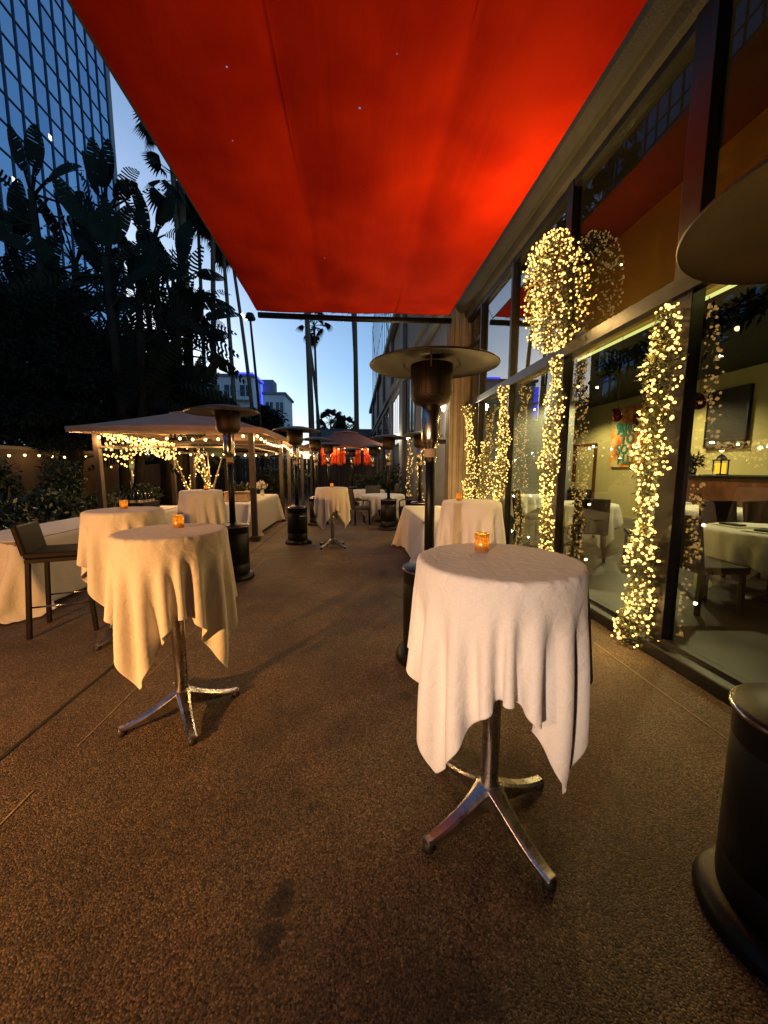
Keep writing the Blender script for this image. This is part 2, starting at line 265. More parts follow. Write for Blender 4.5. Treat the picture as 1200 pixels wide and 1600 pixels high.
# ------------------------------------------------------------------ mesh helpers
class MB:
    def __init__(s): s.v = []; s.f = []; s.sm = []
    def add(s, vs, fs, smooth=False):
        o = len(s.v); s.v.extend([tuple(p) for p in vs]); s.f.extend([tuple(i+o for i in f) for f in fs]); s.sm.extend([smooth]*len(fs)); return s
    def box(s, c, d, rz=0.0, mtx=None):
        x, y, z = d[0]/2, d[1]/2, d[2]/2
        vs = [Vector(p) for p in ((-x,-y,-z),(x,-y,-z),(x,y,-z),(-x,y,-z),(-x,-y,z),(x,-y,z),(x,y,z),(-x,y,z))]
        if mtx is None: mtx = Matrix.Rotation(rz, 4, 'Z')
        vs = [mtx @ p + Vector(c) for p in vs]
        return s.add(vs, [(0,3,2,1),(4,5,6,7),(0,1,5,4),(1,2,6,5),(2,3,7,6),(3,0,4,7)])
    def bar(s, p0, p1, w, h=None, up=(0,0,1)):
        h = h or w; p0 = Vector(p0); p1 = Vector(p1); d = (p1-p0); l = d.length; d.normalize()
        u = Vector(up)
        if abs(d.dot(u)) > .98: u = Vector((1,0,0))
        a = d.cross(u).normalized(); b_ = a.cross(d)
        vs = []
        for p in (p0, p1):
            for (i, j) in ((-1,-1),(1,-1),(1,1),(-1,1)): vs.append(p + a*i*w/2 + b_*j*h/2)
        return s.add(vs, [(0,1,2,3),(7,6,5,4),(0,4,5,1),(1,5,6,2),(2,6,7,3),(3,7,4,0)])
    def tube(s, pts, rad, n=8, caps=True, smooth=True):
        pts = [Vector(p) for p in pts]
        if not hasattr(rad, '__len__'): rad = [rad]*len(pts)
        vs = []; fs = []; prev = None
        for i, p in enumerate(pts):
            d = (pts[min(i+1, len(pts)-1)] - pts[max(i-1, 0)]).normalized()
            if prev is None:
                u = Vector((0,0,1)) if abs(d.z) < .9 else Vector((1,0,0))
                a = d.cross(u).normalized()
            else: a = (prev - d*prev.dot(d)).normalized()
            prev = a; b_ = d.cross(a)
            for k in range(n):
                t = 2*PI*k/n; vs.append(p + (a*math.cos(t)+b_*math.sin(t))*rad[i])
        for i in range(len(pts)-1):
            for k in range(n):
                fs.append((i*n+k, i*n+(k+1)%n, (i+1)*n+(k+1)%n, (i+1)*n+k))
        if caps: fs.append(tuple(range(n-1, -1, -1))); fs.append(tuple((len(pts)-1)*n+k for k in range(n)))
        return s.add(vs, fs, smooth)
    def cyl(s, p0, p1, r0, r1=None, n=16, smooth=True): return s.tube([p0, p1], [r0, r0 if r1 is None else r1], n, True, smooth)
    def lathe(s, prof, n=32, c=(0,0,0), smooth=True):
        vs = []; fs = []
        for (r, z) in prof:
            for k in range(n):
                t = 2*PI*k/n; vs.append((c[0]+r*math.cos(t), c[1]+r*math.sin(t), c[2]+z))
        for i in range(len(prof)-1):
            for k in range(n): fs.append((i*n+k, i*n+(k+1)%n, (i+1)*n+(k+1)%n, (i+1)*n+k))
        return s.add(vs, fs, smooth)
    def sphere(s, c, r, n=8, m_=5, sz=1.0):
        prof = [(max(1e-4, r*math.sin(PI*i/m_)), -r*sz*math.cos(PI*i/m_)) for i in range(m_+1)]
        return s.lathe(prof, n, c)
    def build(s, name, m, parent=None, bevel=0.0, loc=None):
        me = bpy.data.meshes.new(name); me.from_pydata(s.v, [], s.f)
        me.polygons.foreach_set('use_smooth', s.sm); me.update()
        me.materials.append(M[m] if isinstance(m, str) else m)
        o = bpy.data.objects.new(name, me); C.objects.link(o)
        if parent: o.parent = parent
        if loc: o.location = loc
        if bevel:
            md = o.modifiers.new('bevel', 'BEVEL'); md.width = bevel; md.segments = 2; md.limit_method = 'ANGLE'; md.angle_limit = R(50)
        return o
def tag(o, label=None, cat=None, group=None, kind=None):
    if label: o['label'] = label
    if cat: o['category'] = cat
    if group: o['group'] = group
    if kind: o['kind'] = kind
    return o
def thing(name, label, cat, loc=(0,0,0), rz=0.0, group=None):
    o = bpy.data.objects.new(name, None); C.objects.link(o); o.location = loc; o.rotation_euler = (0,0,rz); o.empty_display_size = .1
    return tag(o, label, cat, group)
def struct(mb, name, m): return tag(mb.build(name, m), kind='structure')
def copy_thing(root, loc, rz=None, label=None, group=None, scale=None):
    r = root.copy(); C.objects.link(r); r.location = loc
    if rz is not None: r.rotation_euler = (0,0,rz)
    if label: r['label'] = label
    if group: r['group'] = group
    if scale: r.scale = (scale,)*3
    for ch in [o for o in root.children]:
        c = ch.copy(); C.objects.link(c); c.parent = r
        for g in [o for o in ch.children]:
            d = g.copy(); C.objects.link(d); d.parent = c
    return r
def point(loc, watts, col=(1.0,.62,.25), radius=.03, parent=None, name='lamp_light'):
    l = bpy.data.lights.new(name, 'POINT'); l.energy = watts; l.color = col; l.shadow_soft_size = radius
    o = bpy.data.objects.new(name, l); C.objects.link(o); o.location = loc
    if parent: o.parent = parent
    return o

# ------------------------------------------------------------------ ground
g = MB(); nseg = 40
g.add([(-400,-60,0),(400,-60,0),(400,600,0),(-400,600,0)], [(0,1,2,3)])
struct(g, 'patio_ground', 'aggregate')
def strip(name, x, y0, y1, w, m, z=.004, jit=.0, broken=False):
    mb = MB(); y = y0; rr = random.Random(int(abs(x)*1000)); px = x
    while y < y1:
        st = .12 if not broken else rr.uniform(.1, .4)
        nx = x + rr.uniform(-jit, jit)
        if not broken or rr.random() < .75:
            mb.add([(px-w/2,y,z),(px+w/2,y,z),(nx+w/2,y+st,z),(nx-w/2,y+st,z)], [(0,1,2,3)])
        y += st; px = nx
    return struct(mb, name, m)
strip('paving_joint', -1.79, -1.5, 26, .020, 'joint_dark', jit=.003)
strip('paving_scratch', -1.46, .6, 6, .007, 'joint_light', jit=.004, broken=True)
strip('paving_joint', 1.985, -1.5, 7.9, .008, 'joint_light', jit=.002)
for yy in (6.2, 11.0, 16.0):
    mb = MB(); mb.add([(-1.77,yy,.004),(1.95,yy,.004),(1.95,yy+.014,.004),(-1.77,yy+.014,.004)], [(0,1,2,3)]); struct(mb, 'paving_joint', 'joint_dark')
mb = MB(); mb.box((-9.0, 8.0, .03), (6.4, 26, .06)); struct(mb, 'planting_bed', 'soil')

# ------------------------------------------------------------------ restaurant building (right)
GX = 2.42      # glass plane
rest = thing('restaurant_building', 'long restaurant building with tall glass front, rough concrete beam and fluted pillar beside the patio', 'building', (GX, 0, 0))
def rb(mb, name, m, bevel=0, parent=rest):
    for i, p in enumerate(mb.v): mb.v[i] = (p[0]-GX, p[1], p[2])
    return mb.build(name, m, parent, bevel)
Y0, Y1 = -4.0, 7.95
mb = MB(); mb.box((2.38, (Y0+Y1)/2, .05), (.20, Y1-Y0, .10)); rb(mb, 'curb', 'curb', .01)
mb = MB(); mb.box((2.42, (Y0+Y1)/2, .115), (.07, Y1-Y0, .03)); rb(mb, 'sill_track', 'frame_grey')
# concrete beam: extruded profile
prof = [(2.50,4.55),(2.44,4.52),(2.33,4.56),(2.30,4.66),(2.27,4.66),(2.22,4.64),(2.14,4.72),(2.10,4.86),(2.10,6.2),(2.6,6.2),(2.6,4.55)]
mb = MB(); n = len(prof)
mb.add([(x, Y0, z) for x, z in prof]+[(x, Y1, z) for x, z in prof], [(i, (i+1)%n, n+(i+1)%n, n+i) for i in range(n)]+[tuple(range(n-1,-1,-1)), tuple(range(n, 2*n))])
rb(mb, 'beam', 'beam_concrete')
posts = [(-.6,.10),(1.0,.10),(2.66,.17),(4.24,.11),(5.72,.07),(7.1,.06)]
for y, w in posts:
    mb = MB(); mb.box((2.425, y, 2.33), (.10, w, 4.42)); rb(mb, 'mullion', 'mullion', .004)
mb = MB(); mb.box((2.43, (Y0+Y1)/2, 2.78), (.12, Y1-Y0, .10)); mb.box((2.395, (Y0+Y1)/2, 2.715), (.09, Y1-Y0, .03)); rb(mb, 'transom', 'frame_grey')
mb = MB(); mb.box((2.43, (Y0+Y1)/2, 4.50), (.09, Y1-Y0, .07)); rb(mb, 'head_track', 'mullion')
mb = MB(); mb.box((2.425, 7.55, 3.95), (.06, .9, .05)); rb(mb, 'glazing_bar', 'frame_grey')
ys = [Y0]+[p[0] for p in posts]+[7.9]
for i in range(len(ys)-1):
    a, b_ = ys[i]+.04, ys[i+1]-.04
    mb = MB(); mb.box((2.44, (a+b_)/2, 1.43), (.008, b_-a, 2.60)); rb(mb, 'lower_pane', 'glass_lower')
    mb = MB(); mb.box((2.44, (a+b_)/2, 3.65), (.008, b_-a, 1.64)); rb(mb, 'upper_pane', 'glass_upper' if a < 4 else 'glass_upper_clear')
# fluted pillar
mb = MB(); px0, px1, py0, py1 = 2.04, 2.62, 7.98, 8.32
xs = np.linspace(px0, px1, 25); vs = []; 
outl = []
for i, x in enumerate(xs): outl.append((x, py0 + (.045 if (i % 6) in (2,3) else 0)))
outl.append((px1, py1))
for i, y in enumerate(np.linspace(py1, py0, 19)[:-1]): outl.append((px0 + (.04 if (i % 6) in (2,3) and 0 < i < 18 else 0), y))
n = len(outl); mb.add([(x, y, .75) for x, y in outl]+[(x, y, 6.2) for x, y in outl], [(i,(i+1)%n,n+(i+1)%n,n+i) for i in range(n)]+[tuple(range(n-1,-1,-1)), tuple(range(n,2*n))])
rb(mb, 'pillar', 'concrete')
mb = MB(); mb.box((2.32, 8.15, .37), (.62, .42, .74)); rb(mb, 'pillar_plinth', 'plinth', .015)
mb = MB(); mb.box((2.56, 7.9, 2.6), (.1, .14, 5.0)); rb(mb, 'side_jamb', 'frame_grey')
# interior shell
mb = MB(); mb.box((6.3, 6.0, .045), (7.6, 20, .09)); rb(mb, 'interior_floor', 'interior_floor')
mb = MB(); mb.box((7.6, 6.5, 1.7), (.15, 21, 3.4)); rb(mb, 'interior_wall', 'interior_wall')
mb = MB(); mb.box((5.0, 16.5, 1.7), (5.2, .15, 3.4)); rb(mb, 'interior_wall', 'interior_wall')
mb = MB(); mb.box((3.75, 6.0, 3.97), (.12, 20, 1.34)); rb(mb, 'interior_bulkhead', 'interior_bulkhead')
mb = MB(); mb.box((5.75, 6.0, 3.43), (3.85, 20, .12)); rb(mb, 'interior_ceiling', 'interior_ceiling')
mb = MB(); mb.box((3.2, 6.0, 4.72), (1.2, 20, .14)); rb(mb, 'interior_ceiling', 'interior_ceiling')
mb = MB(); mb.box((5.0, -4.1, 2.4), (5.2, .15, 4.7)); rb(mb, 'interior_wall', 'interior_ceiling')
mb = MB(); mb.box((3.74, 2.6, 3.22), (.10, 7, .05)); rb(mb, 'cove_light', 'cove_glow')
mb = MB(); mb.box((3.80, 2.6, 3.15), (.24, 7, .05)); mb.box((3.66, 2.6, 3.12), (.03, 7, .12)); rb(mb, 'cove_trough', 'interior_ceiling')
for y_ in (1.6, 3.4, 5.2, 7.4): point((3.2-GX, y_, 3.12), 4, (1,.74,.3), .04, rest)
for y in (11.6, 9.7+3.0, 14.8):
    mb = MB(); mb.box((7.50, y, 1.1), (.05, .9, 2.1)); o = rb(mb, 'interior_door', 'interior_wall')
    mb = MB(); mb.box((7.48, y-.5, 1.1), (.06, .07, 2.2)); mb.box((7.48, y+.5, 1.1), (.06, .07, 2.2)); mb.box((7.48, y, 2.2), (.06, 1.07, .07)); rb(mb, 'door_frame', 'red_wood')
# curtain/foliage fringe hanging from inside ceiling edge
# facade beyond the pillar
FX = 2.25
mb = MB(); mb.box((FX+1.5, 29, 4.4), (3.0, 40.7, 8.8)); rb(mb, 'facade_wall', 'concrete_grey')
for y in (12.2, 16.8, 22, 28, 35, 43): mb = MB(); mb.box((FX-.09, y, 4.3), (.17, 1.1, 8.6)); rb(mb, 'facade_pier', 'concrete_grey', .02)
mb = MB(); mb.box((FX-.14, 29, 5.6), (.27, 40.7, .30)); mb.box((FX-.08, 29, 5.3), (.15, 40.7, .3)); mb.box((FX-.16, 29, 8.75), (.31, 40.9, .4)); rb(mb, 'facade_cornice', 'concrete_grey', .02)
for k, (a, b_) in enumerate(((12.9,16.1),(17.5,21.3),(22.7,27.3),(28.7,34.3),(35.7,42.3))):
    mb = MB(); mb.box((FX-.01, (a+b_)/2, 3.9), (.03, b_-a, 2.4)); rb(mb, 'facade_window', 'lit_window' if k == 1 else 'dark_glass')
    mb = MB()
    for y in np.arange(a+.0, b_+.01, (b_-a)/4): mb.box((FX-.03, y, 3.9), (.05, .07, 2.5))
    mb.box((FX-.03, (a+b_)/2, 5.13), (.05, b_-a, .09)); mb.box((FX-.03, (a+b_)/2, 2.68), (.05, b_-a, .09)); rb(mb, 'window_frame', 'mullion')
# tall open bar screen on the roof edge: sky shows between the bars
mb = MB()
for y in np.arange(9.2, 49.3, 1.7): mb.box((FX+.12, y, 14.0), (.035,.05,9.9))
for z in (9.4, 13.2, 18.2): mb.box((FX+.15, 29, z), (.03,40.4,.08))
for y in np.arange(12, 46, 13.6): mb.bar((FX+.15, y, 9.6), (FX+.15, y+8.5, 18.2), .05)
rb(mb, 'roof_screen', 'mullion')

# wall sconces
def sconce(y, label, w):
    t = thing('wall_sconce', label, 'wall lamp', (FX-.17, y, 2.78), group='cone shaped wall lamps on the building')
    mb = MB(); mb.lathe([(.001,-.02),(.03,0),(.135,.30),(.14,.31),(.13,.31),(.03,.02)], 20); mb.build('lamp_shade', 'sconce_glow', t)
    mb = MB(); mb.box((.13, 0, .18), (.15, .07, .18)); mb.lathe([(.001,.30),(.142,.305),(.142,.325),(.001,.33)], 20); mb.build('bracket', 'black_metal', t)
    point((-.28, 0, .1), w, (1.0,.86,.55), .08, t); return t
sconce(8.72, 'nearer glowing cone shaped wall lamp just past the fluted pillar', 45)
sconce(17.6, 'farther glowing cone shaped wall lamp on the grey facade', 50)

# ------------------------------------------------------------------ awning
AX0, AX1, AY0, AY1, AZ = -1.88, 1.97, -4.9, 7.86, 4.55
aw = thing('awning', 'large orange red fabric awning stretched over the patio', 'awning', (0, 0, AZ))
mb = MB(); nx, ny = 72, 60; seams = [AX0, -.56, .86, AX1]; vs = []
for j in range(ny+1):
    y = AY0+(AY1-AY0)*j/ny
    for i in range(nx+1):
        x = AX0+(AX1-AX0)*i/nx
        for k in range(3):
            if seams[k] <= x <= seams[k+1]+1e-6: u = (x-seams[k])/(seams[k+1]-seams[k]); break
        sag = -.09*math.sin(PI*u)**.8*(1-.8*(max(0, j/ny)**10)) if 0 < u < 1 else 0
        edge = .03*math.sin(y*.9)*(1 if i in (0, nx) else .4)
        vs.append((x + (.02*math.sin(y*1.3) if i in (0,) else 0), y, sag + .02*math.sin(y*.8+x) + edge*.3))
fs = [(j*(nx+1)+i, j*(nx+1)+i+1, (j+1)*(nx+1)+i+1, (j+1)*(nx+1)+i) for j in range(ny) for i in range(nx)]
hr = random.Random(5)
# pin holes: real missing faces would be too large, so tiny ones are cut by splitting cells
def split_hole(x, y, r):
    i = int((x-AX0)/(AX1-AX0)*nx); j = int((y-AY0)/(AY1-AY0)*ny); f = (j*(nx+1)+i, j*(nx+1)+i+1, (j+1)*(nx+1)+i+1, (j+1)*(nx+1)+i)
    if f not in fs: return
    fs.remove(f); cs = [vs[q] for q in f]; cxx = sum(c[0] for c in cs)/4; cyy = sum(c[1] for c in cs)/4; czz = sum(c[2] for c in cs)/4
    o = len(vs)
    for dx, dy in ((-r,-r),(r,-r),(r,r),(-r,r)): vs.append((cxx+dx, cyy+dy, czz))
    for k in range(4): fs.append((f[k], f[(k+1)%4], o+(k+1)%4, o+k))
for (hx, hy, r_) in ((-.95,2.45,.006),(-.93,3.3,.006),(.1,2.75,.007),(.08,3.55,.008),(.1,4.25,.006),(.1,5.0,.005),(-1.1,4.0,.004),(.35,3.0,.004),(-.4,5.8,.005),(.9,4.4,.003),(.5,6.2,.004)): split_hole(hx, hy, r_)
mb.add(vs, fs, True); mb.build('fabric', 'awning_fabric', aw)
mb = MB()
for xs_ in seams[1:3]: mb.box((xs_, (AY0+AY1)/2, -.006), (.014, AY1-AY0-.1, .004))
mb.build('seam', 'awning_fabric', aw)
mb = MB(); mb.tube([(AX0+.0, AY1+.07, -.07), (0, AY1+.07, -.09), (AX1+.05, AY1+.07, -.07)], .055, 12); mb.build('front_bar', 'black_metal', aw)
mb = MB(); y = AX0+.06; lp = []
while y < AX1: lp += [(y, AY1-.01, 0), (y+.02, AY1+.10, -.03), (y+.06, AY1+.07, -.13), (y+.12, AY1-.0, -.02)]; y += .32
mb.tube(lp, .004, 4, False); mb.build('lacing', 'wire', aw)
mb = MB(); mb.tube([(AX0, AY0, .01), (AX0, AY1+.07, .01)], .012, 6); mb.tube([(AX1, AY0, .01), (AX1, AY1+.07, .01)], .012, 6); mb.build('edge_cable', 'wire', aw)
for yy in (-2.5, 0.0, 2.6, 5.2, 7.93): mb = MB(); mb.tube([(AX1, yy, .01), (2.13, yy, .28)], .006, 5); mb.build('cable', 'wire', aw)

# ------------------------------------------------------------------ cloth simulation
def drape(nx, ny, w, l, shape, top, dims, steps=200, iters=8, seed=1, rot=0.0, floor=False, off=(0,0)):
    rg = np.random.RandomState(seed)
    xs = np.linspace(-w/2, w/2, nx); ys = np.linspace(-l/2, l/2, ny)
    P = np.zeros((nx, ny, 3)); P[..., 0] = xs[:, None]+off[0]; P[..., 1] = ys[None, :]+off[1]
    c_, s_ = math.cos(rot), math.sin(rot)
    P[..., 0], P[..., 1] = P[..., 0]*c_-P[..., 1]*s_, P[..., 0]*s_+P[..., 1]*c_
    P[..., 2] = top+.012+rg.rand(nx, ny)*.004
    dx, dy = w/(nx-1), l/(ny-1); dg = math.hypot(dx, dy)
    V = np.zeros_like(P); dt = 1/60.
    ph = rg.rand(4)*6.28
    def con(A, B, rest, k):
        d = B-A; ln = np.sqrt((d*d).sum(-1, keepdims=True))+1e-9
        c = d*(k*.5*(ln-rest)/ln); A += c; B -= c
    for st in range(steps):
        old = P.copy()
        V *= .985 if st < steps*.6 else .93
        V[..., 2] -= 9.8*dt
        if st < 60 and shape == 'round':
            th = np.arctan2(P[..., 1], P[..., 0])
            f = .6*np.sin(th*7+ph[0])+.5*np.sin(th*11+ph[1])+.4*np.sin(th*4+ph[2])
            V[..., 0] += f*np.cos(th)*dt*3; V[..., 1] += f*np.sin(th)*dt*3
        P = P+V*dt
        for it in range(iters):
            for s0 in (0, 1):
                m_ = (nx-s0)//2*2
                con(P[s0:s0+m_:2], P[s0+1:s0+m_:2], dx, 1.)
                m_ = (ny-s0)//2*2
                con(P[:, s0:s0+m_:2], P[:, s0+1:s0+m_:2], dy, 1.)
            for s0 in (0, 1):
                m_ = (nx-s0)//2*2
                con(P[s0:s0+m_:2, :-1], P[s0+1:s0+m_:2, 1:], dg, .35)
                con(P[s0:s0+m_:2, 1:], P[s0+1:s0+m_:2, :-1], dg, .35)
            if it % 3 == 0:
                for s0 in (0, 1, 2, 3):
                    A = P[s0:nx-2:4]; B = P[s0+2:nx:4]; q = min(len(A), len(B)); con(A[:q], B[:q], 2*dx, .05)
                    A = P[:, s0:ny-2:4]; B = P[:, s0+2:ny:4]; q = min(A.shape[1], B.shape[1]); con(A[:, :q], B[:, :q], 2*dy, .05)
            # collision with the table board
            th_ = .12 if shape == 'round' else .06
            X, Y, Z = P[..., 0], P[..., 1], P[..., 2]
            if shape == 'round':
                r = np.sqrt(X*X+Y*Y)+1e-9; Rr = dims[0]+.004
                ins = (r < Rr) & (Z < top+.004) & (Z > top-th_)
                pu = top+.004-Z; pr = Rr-r
                up = ins & ((pu <= pr) | (old[..., 2] > top-.002)); sd = ins & ~up
                Z[up] = top+.004; X[up] += (old[..., 0][up]-X[up])*.8; Y[up] += (old[..., 1][up]-Y[up])*.8
                k = Rr/r; X[sd] *= k[sd]; Y[sd] *= k[sd]
            else:
                hx, hy = dims[0]+.004, dims[1]+.004
                ins = (abs(X) < hx) & (abs(Y) < hy) & (Z < top+.004) & (Z > top-.06)
                pu = top+.004-Z; pxx = hx-abs(X); pyy = hy-abs(Y); pm = np.minimum(pxx, pyy)
                up = ins & ((pu <= pm) | (old[..., 2] > top-.002)); sx = ins & ~up & (pxx <= pyy); sy = ins & ~up & (pxx > pyy)
                Z[up] = top+.004; X[up] += (old[..., 0][up]-X[up])*.8; Y[up] += (old[..., 1][up]-Y[up])*.8
                X[sx] = np.sign(X[sx])*hx; Y[sy] = np.sign(Y[sy])*hy
            if floor:
                lo = Z < .012; Z[lo] = .012; X[lo] += (old[..., 0][lo]-X[lo])*.1; Y[lo] += (old[..., 1][lo]-Y[lo])*.1
        V = (P-old)/dt
        sp = np.sqrt((V*V).sum(-1, keepdims=True)); V *= np.minimum(1, 1.7/(sp+1e-9))
    return P
def cloth_mesh(name, P, sub=2, m='linen', trim=None):
    nx, ny = P.shape[:2]
    def keep(i, j):
        if not trim: return True
        w, l, ov, mx_ = trim
        ox = max(0, abs((i+.5)/(nx-1)-.5)*(w+2*ov)-w/2); oy = max(0, abs((j+.5)/(ny-1)-.5)*(l+2*ov)-l/2)
        return math.hypot(ox, oy) < mx_
    fs = [(i*ny+j, (i+1)*ny+j, (i+1)*ny+j+1, i*ny+j+1) for i in range(nx-1) for j in range(ny-1) if keep(i, j)]
    me = bpy.data.meshes.new(name); me.from_pydata(P.reshape(-1, 3).tolist(), [], fs)
    me.polygons.foreach_set('use_smooth', [True]*len(fs)); me.materials.append(M[m]); me.update()
    return me
def cloth_obj(me, loc, rz, label, group, sub=2):
    o = bpy.data.objects.new('tablecloth', me); C.objects.link(o); o.location = loc; o.rotation_euler = (0,0,rz)
    md = o.modifiers.new('sub', 'SUBSURF'); md.levels = sub; md.render_levels = sub
    md = o.modifiers.new('thick', 'SOLIDIFY'); md.thickness = .0016; md.offset = 1
    return tag(o, label, 'tablecloth', group)

# ------------------------------------------------------------------ cocktail tables
TOPZ = 1.10
def make_cocktail(label, loc, rz, r=.29):
    t = thing('cocktail_table', label, 'table', loc, rz, 'tall cocktail tables')
    mb = MB(); mb.lathe([(.001,TOPZ-.035),(r-.022,TOPZ-.035),(r-.014,TOPZ-.025),(r-.014,TOPZ-.012),(r-.02,TOPZ-.008),(.001,TOPZ-.008)], 48); mb.build('table_top', 'tabletop', t)
    mb = MB(); mb.cyl((0,0,.07), (0,0,TOPZ-.03), .036, n=24); mb.cyl((0,0,.05), (0,0,.16), .042, n=24); mb.cyl((0,0,TOPZ-.05), (0,0,TOPZ-.03), .12, n=24); mb.build('column', 'aluminium', t)
    for k in range(4):
        a = PI/4+k*PI/2; mb = MB(); d = Vector((math.cos(a), math.sin(a), 0)); sd = Vector((-d.y, d.x, 0)); st = []
        for u in np.linspace(0, 1, 13):
            rr_ = .03+.285*u; zt = .045+.115*(1-u)**1.7+.0; w = .030-.006*u+(.012*(1-u)**6); h = .020+.075*(1-u)**1.5
            st.append([d*rr_+sd*w+Vector((0,0,zt-.008)), d*rr_+sd*w*.55+Vector((0,0,zt)), d*rr_-sd*w*.55+Vector((0,0,zt)), d*rr_-sd*w+Vector((0,0,zt-.008)), d*rr_-sd*w*.8+Vector((0,0,max(.022,zt-h))), d*rr_+sd*w*.8+Vector((0,0,max(.022,zt-h)))])
        vs = [p for s_ in st for p in s_]; fs = []
        for i in range(12):
            for q in range(6): fs.append((i*6+q, i*6+(q+1)%6, (i+1)*6+(q+1)%6, (i+1)*6+q))
        fs.append(tuple(range(5,-1,-1))); fs.append(tuple(72+q for q in range(6)))
        mb.add(vs, fs, False); lg = mb.build('leg', 'aluminium', t, .003)
        mb = MB(); p = d*.30; mb.lathe([(.001,0),(.022,0),(.024,.01),(.024,.03),(.012,.036)], 14, p); mb.build('foot', 'rubber', lg)
    return t
A_ = (.548, 1.36); B_ = (-1.03, 2.14); C_ = (-1.95, 3.28); D_ = (-.42, 6.85); E_ = (-2.46, 6.15); F_ = (1.25, 3.88)
base = make_cocktail('nearest tall cocktail table, right of centre, under a long white cloth', (*A_, 0), R(-22))
cts = {'A': base}
for key, (x, y), rz, lab in (('B', B_, R(-13), 'tall cocktail table left of the walkway with an orange lit cloth'), ('C', C_, R(20), 'tall cocktail table beside the dark bar stool'),
                             ('D', D_, R(5), 'lone tall cocktail table standing in the middle of the walkway far back'), ('E', E_, R(15), 'tall cocktail table in front of the tan gazebo'),
                             ('F', F_, R(0), 'tall cocktail table behind the nearest one, by the glass front')):
    cts[key] = copy_thing(base, (x, y, 0), rz, lab)
pa = drape(66, 66, 1.26, 1.26, 'round', TOPZ, (.308,), seed=3, rot=R(-13), iters=10, steps=230)
pb = drape(66, 66, 1.25, 1.25, 'round', TOPZ, (.288,), seed=12, rot=R(30), iters=10, steps=230)
pc = drape(48, 48, 1.26, 1.26, 'round', TOPZ, (.288,), seed=23, rot=R(5))
pe = drape(48, 48, 1.74, 1.74, 'round', TOPZ, (.315,), seed=31, rot=R(40))
ma, mb_, mc, me_ = cloth_mesh('tablecloth', pa), cloth_mesh('tablecloth', pb), cloth_mesh('tablecloth', pc), cloth_mesh('tablecloth', pe)
GRP = 'white cloths draped over the tall cocktail tables'
cloth_obj(ma, (*A_, 0), 0, 'pinkish white cloth with hanging corners on the nearest cocktail table', GRP)
cloth_obj(mb_, (*B_, 0), 0, 'warm orange lit cloth with pointed corners on the table left of the walkway', GRP)
cloth_obj(mc, (*C_, 0), R(35), 'yellowish lit cloth on the tall table beside the bar stool', GRP, 1)
cloth_obj(mc, (*D_, 0), R(100), 'pale pink cloth with pointed corners on the far table in the walkway', GRP, 1)
cloth_obj(me_, (*E_, 0), R(0), 'long cream cloth on the tall table in front of the gazebo', GRP, 1)
cloth_obj(me_, (*F_, 0), R(70), 'long golden lit cloth on the tall table by the glass front', GRP, 1)

# votive candles
def make_votive(label, loc):
    t = thing('votive_candle', label, 'candle', loc, 0, 'amber speckled glass votives on the cocktail tables')
    mb = MB(); mb.lathe([(.001,.0),(.026,.0),(.028,.004),(.032,.075),(.0300,.075),(.0262,.010),(.001,.009)], 28); mb.build('glass_cup', 'votive_glass', t)
    mb = MB(); mb.lathe([(.001,.010),(.024,.010),(.024,.028),(.001,.03)], 16); wx = mb.build('wax', 'candle_wax', t)
    mb = MB(); mb.sphere((0,0,.046), .007, 8, 6, 1.9); mb.build('flame', 'flame', wx)
    point((0,0,.055), 1.6, (1,.66,.2), .01, t); return t
v0 = make_votive('glowing amber votive on the nearest cocktail table', (.530, 1.49, TOPZ+.006))
for (x, y), lab in (((B_[0]-.0, B_[1]+.09), 'glowing amber votive on the orange lit table left of the walkway'), ((C_[0]-.03, C_[1]+.05), 'amber votive on the yellowish table beside the bar stool'),
                    (D_, 'small votive on the far table in the walkway'), ((E_[0]+.06, E_[1]+.05), 'glowing votive on the table in front of the gazebo'), ((F_[0]-.12, F_[1]+.05), 'small votive on the table by the glass front')):
    copy_thing(v0, (x, y, TOPZ+.006), None, lab)

# ------------------------------------------------------------------ buffet tables
def rect_table(name, label, x0, x1, y0, y1, top, clabel, seed):
    cx, cy, w, l = (x0+x1)/2, (y0+y1)/2, x1-x0, y1-y0
    t = thing('buffet_table', label, 'table', (cx, cy, 0), 0, 'long buffet tables under white cloths')
    mb = MB(); mb.box((0,0,top-.03), (w-.03, l-.03, .04)); mb.build('table_top', 'tabletop', t)
    for sx in (-1,1):
        for sy in (-1,1):
            mb = MB(); mb.cyl((sx*(w/2-.1), sy*(l/2-.2), 0), (sx*(w/2-.1), sy*(l/2-.2), top-.04), .016, n=10); mb.build('leg', 'steel', t)
    ov = top-.09
    P = drape(40, int(40*(l+2*ov)/(w+2*ov)), w+2*ov, l+2*ov, 'box', top, (w/2, l/2), steps=190, iters=8, seed=seed, floor=True)
    return cloth_obj(cloth_mesh('tablecloth', P, trim=(w, l, ov, top-.1)), (cx, cy, 0), 0, clabel, 'floor length cloths on the buffet tables', 1)
rect_table('b', 'long buffet table at the left edge behind the bar stool', -3.98, -3.22, 3.72, 5.6, .76, 'floor length white cloth on the buffet behind the bar stool', 2)
rect_table('b', 'buffet table carrying dark wine bottles left of the gazebo', -4.02, -3.26, 5.72, 7.3, .75, 'grey white cloth on the buffet that holds the wine bottles', 4)
rect_table('b', 'buffet table with flowers and basket under the gazebo', -2.80, -2.10, 7.75, 10.4, .75, 'cloth on the flower topped buffet under the gazebo', 6)
rect_table('b', 'bare white buffet table behind the main heater', .88, 1.62, 4.75, 6.8, .76, 'bare floor length white cloth behind the main heater pole', 8)

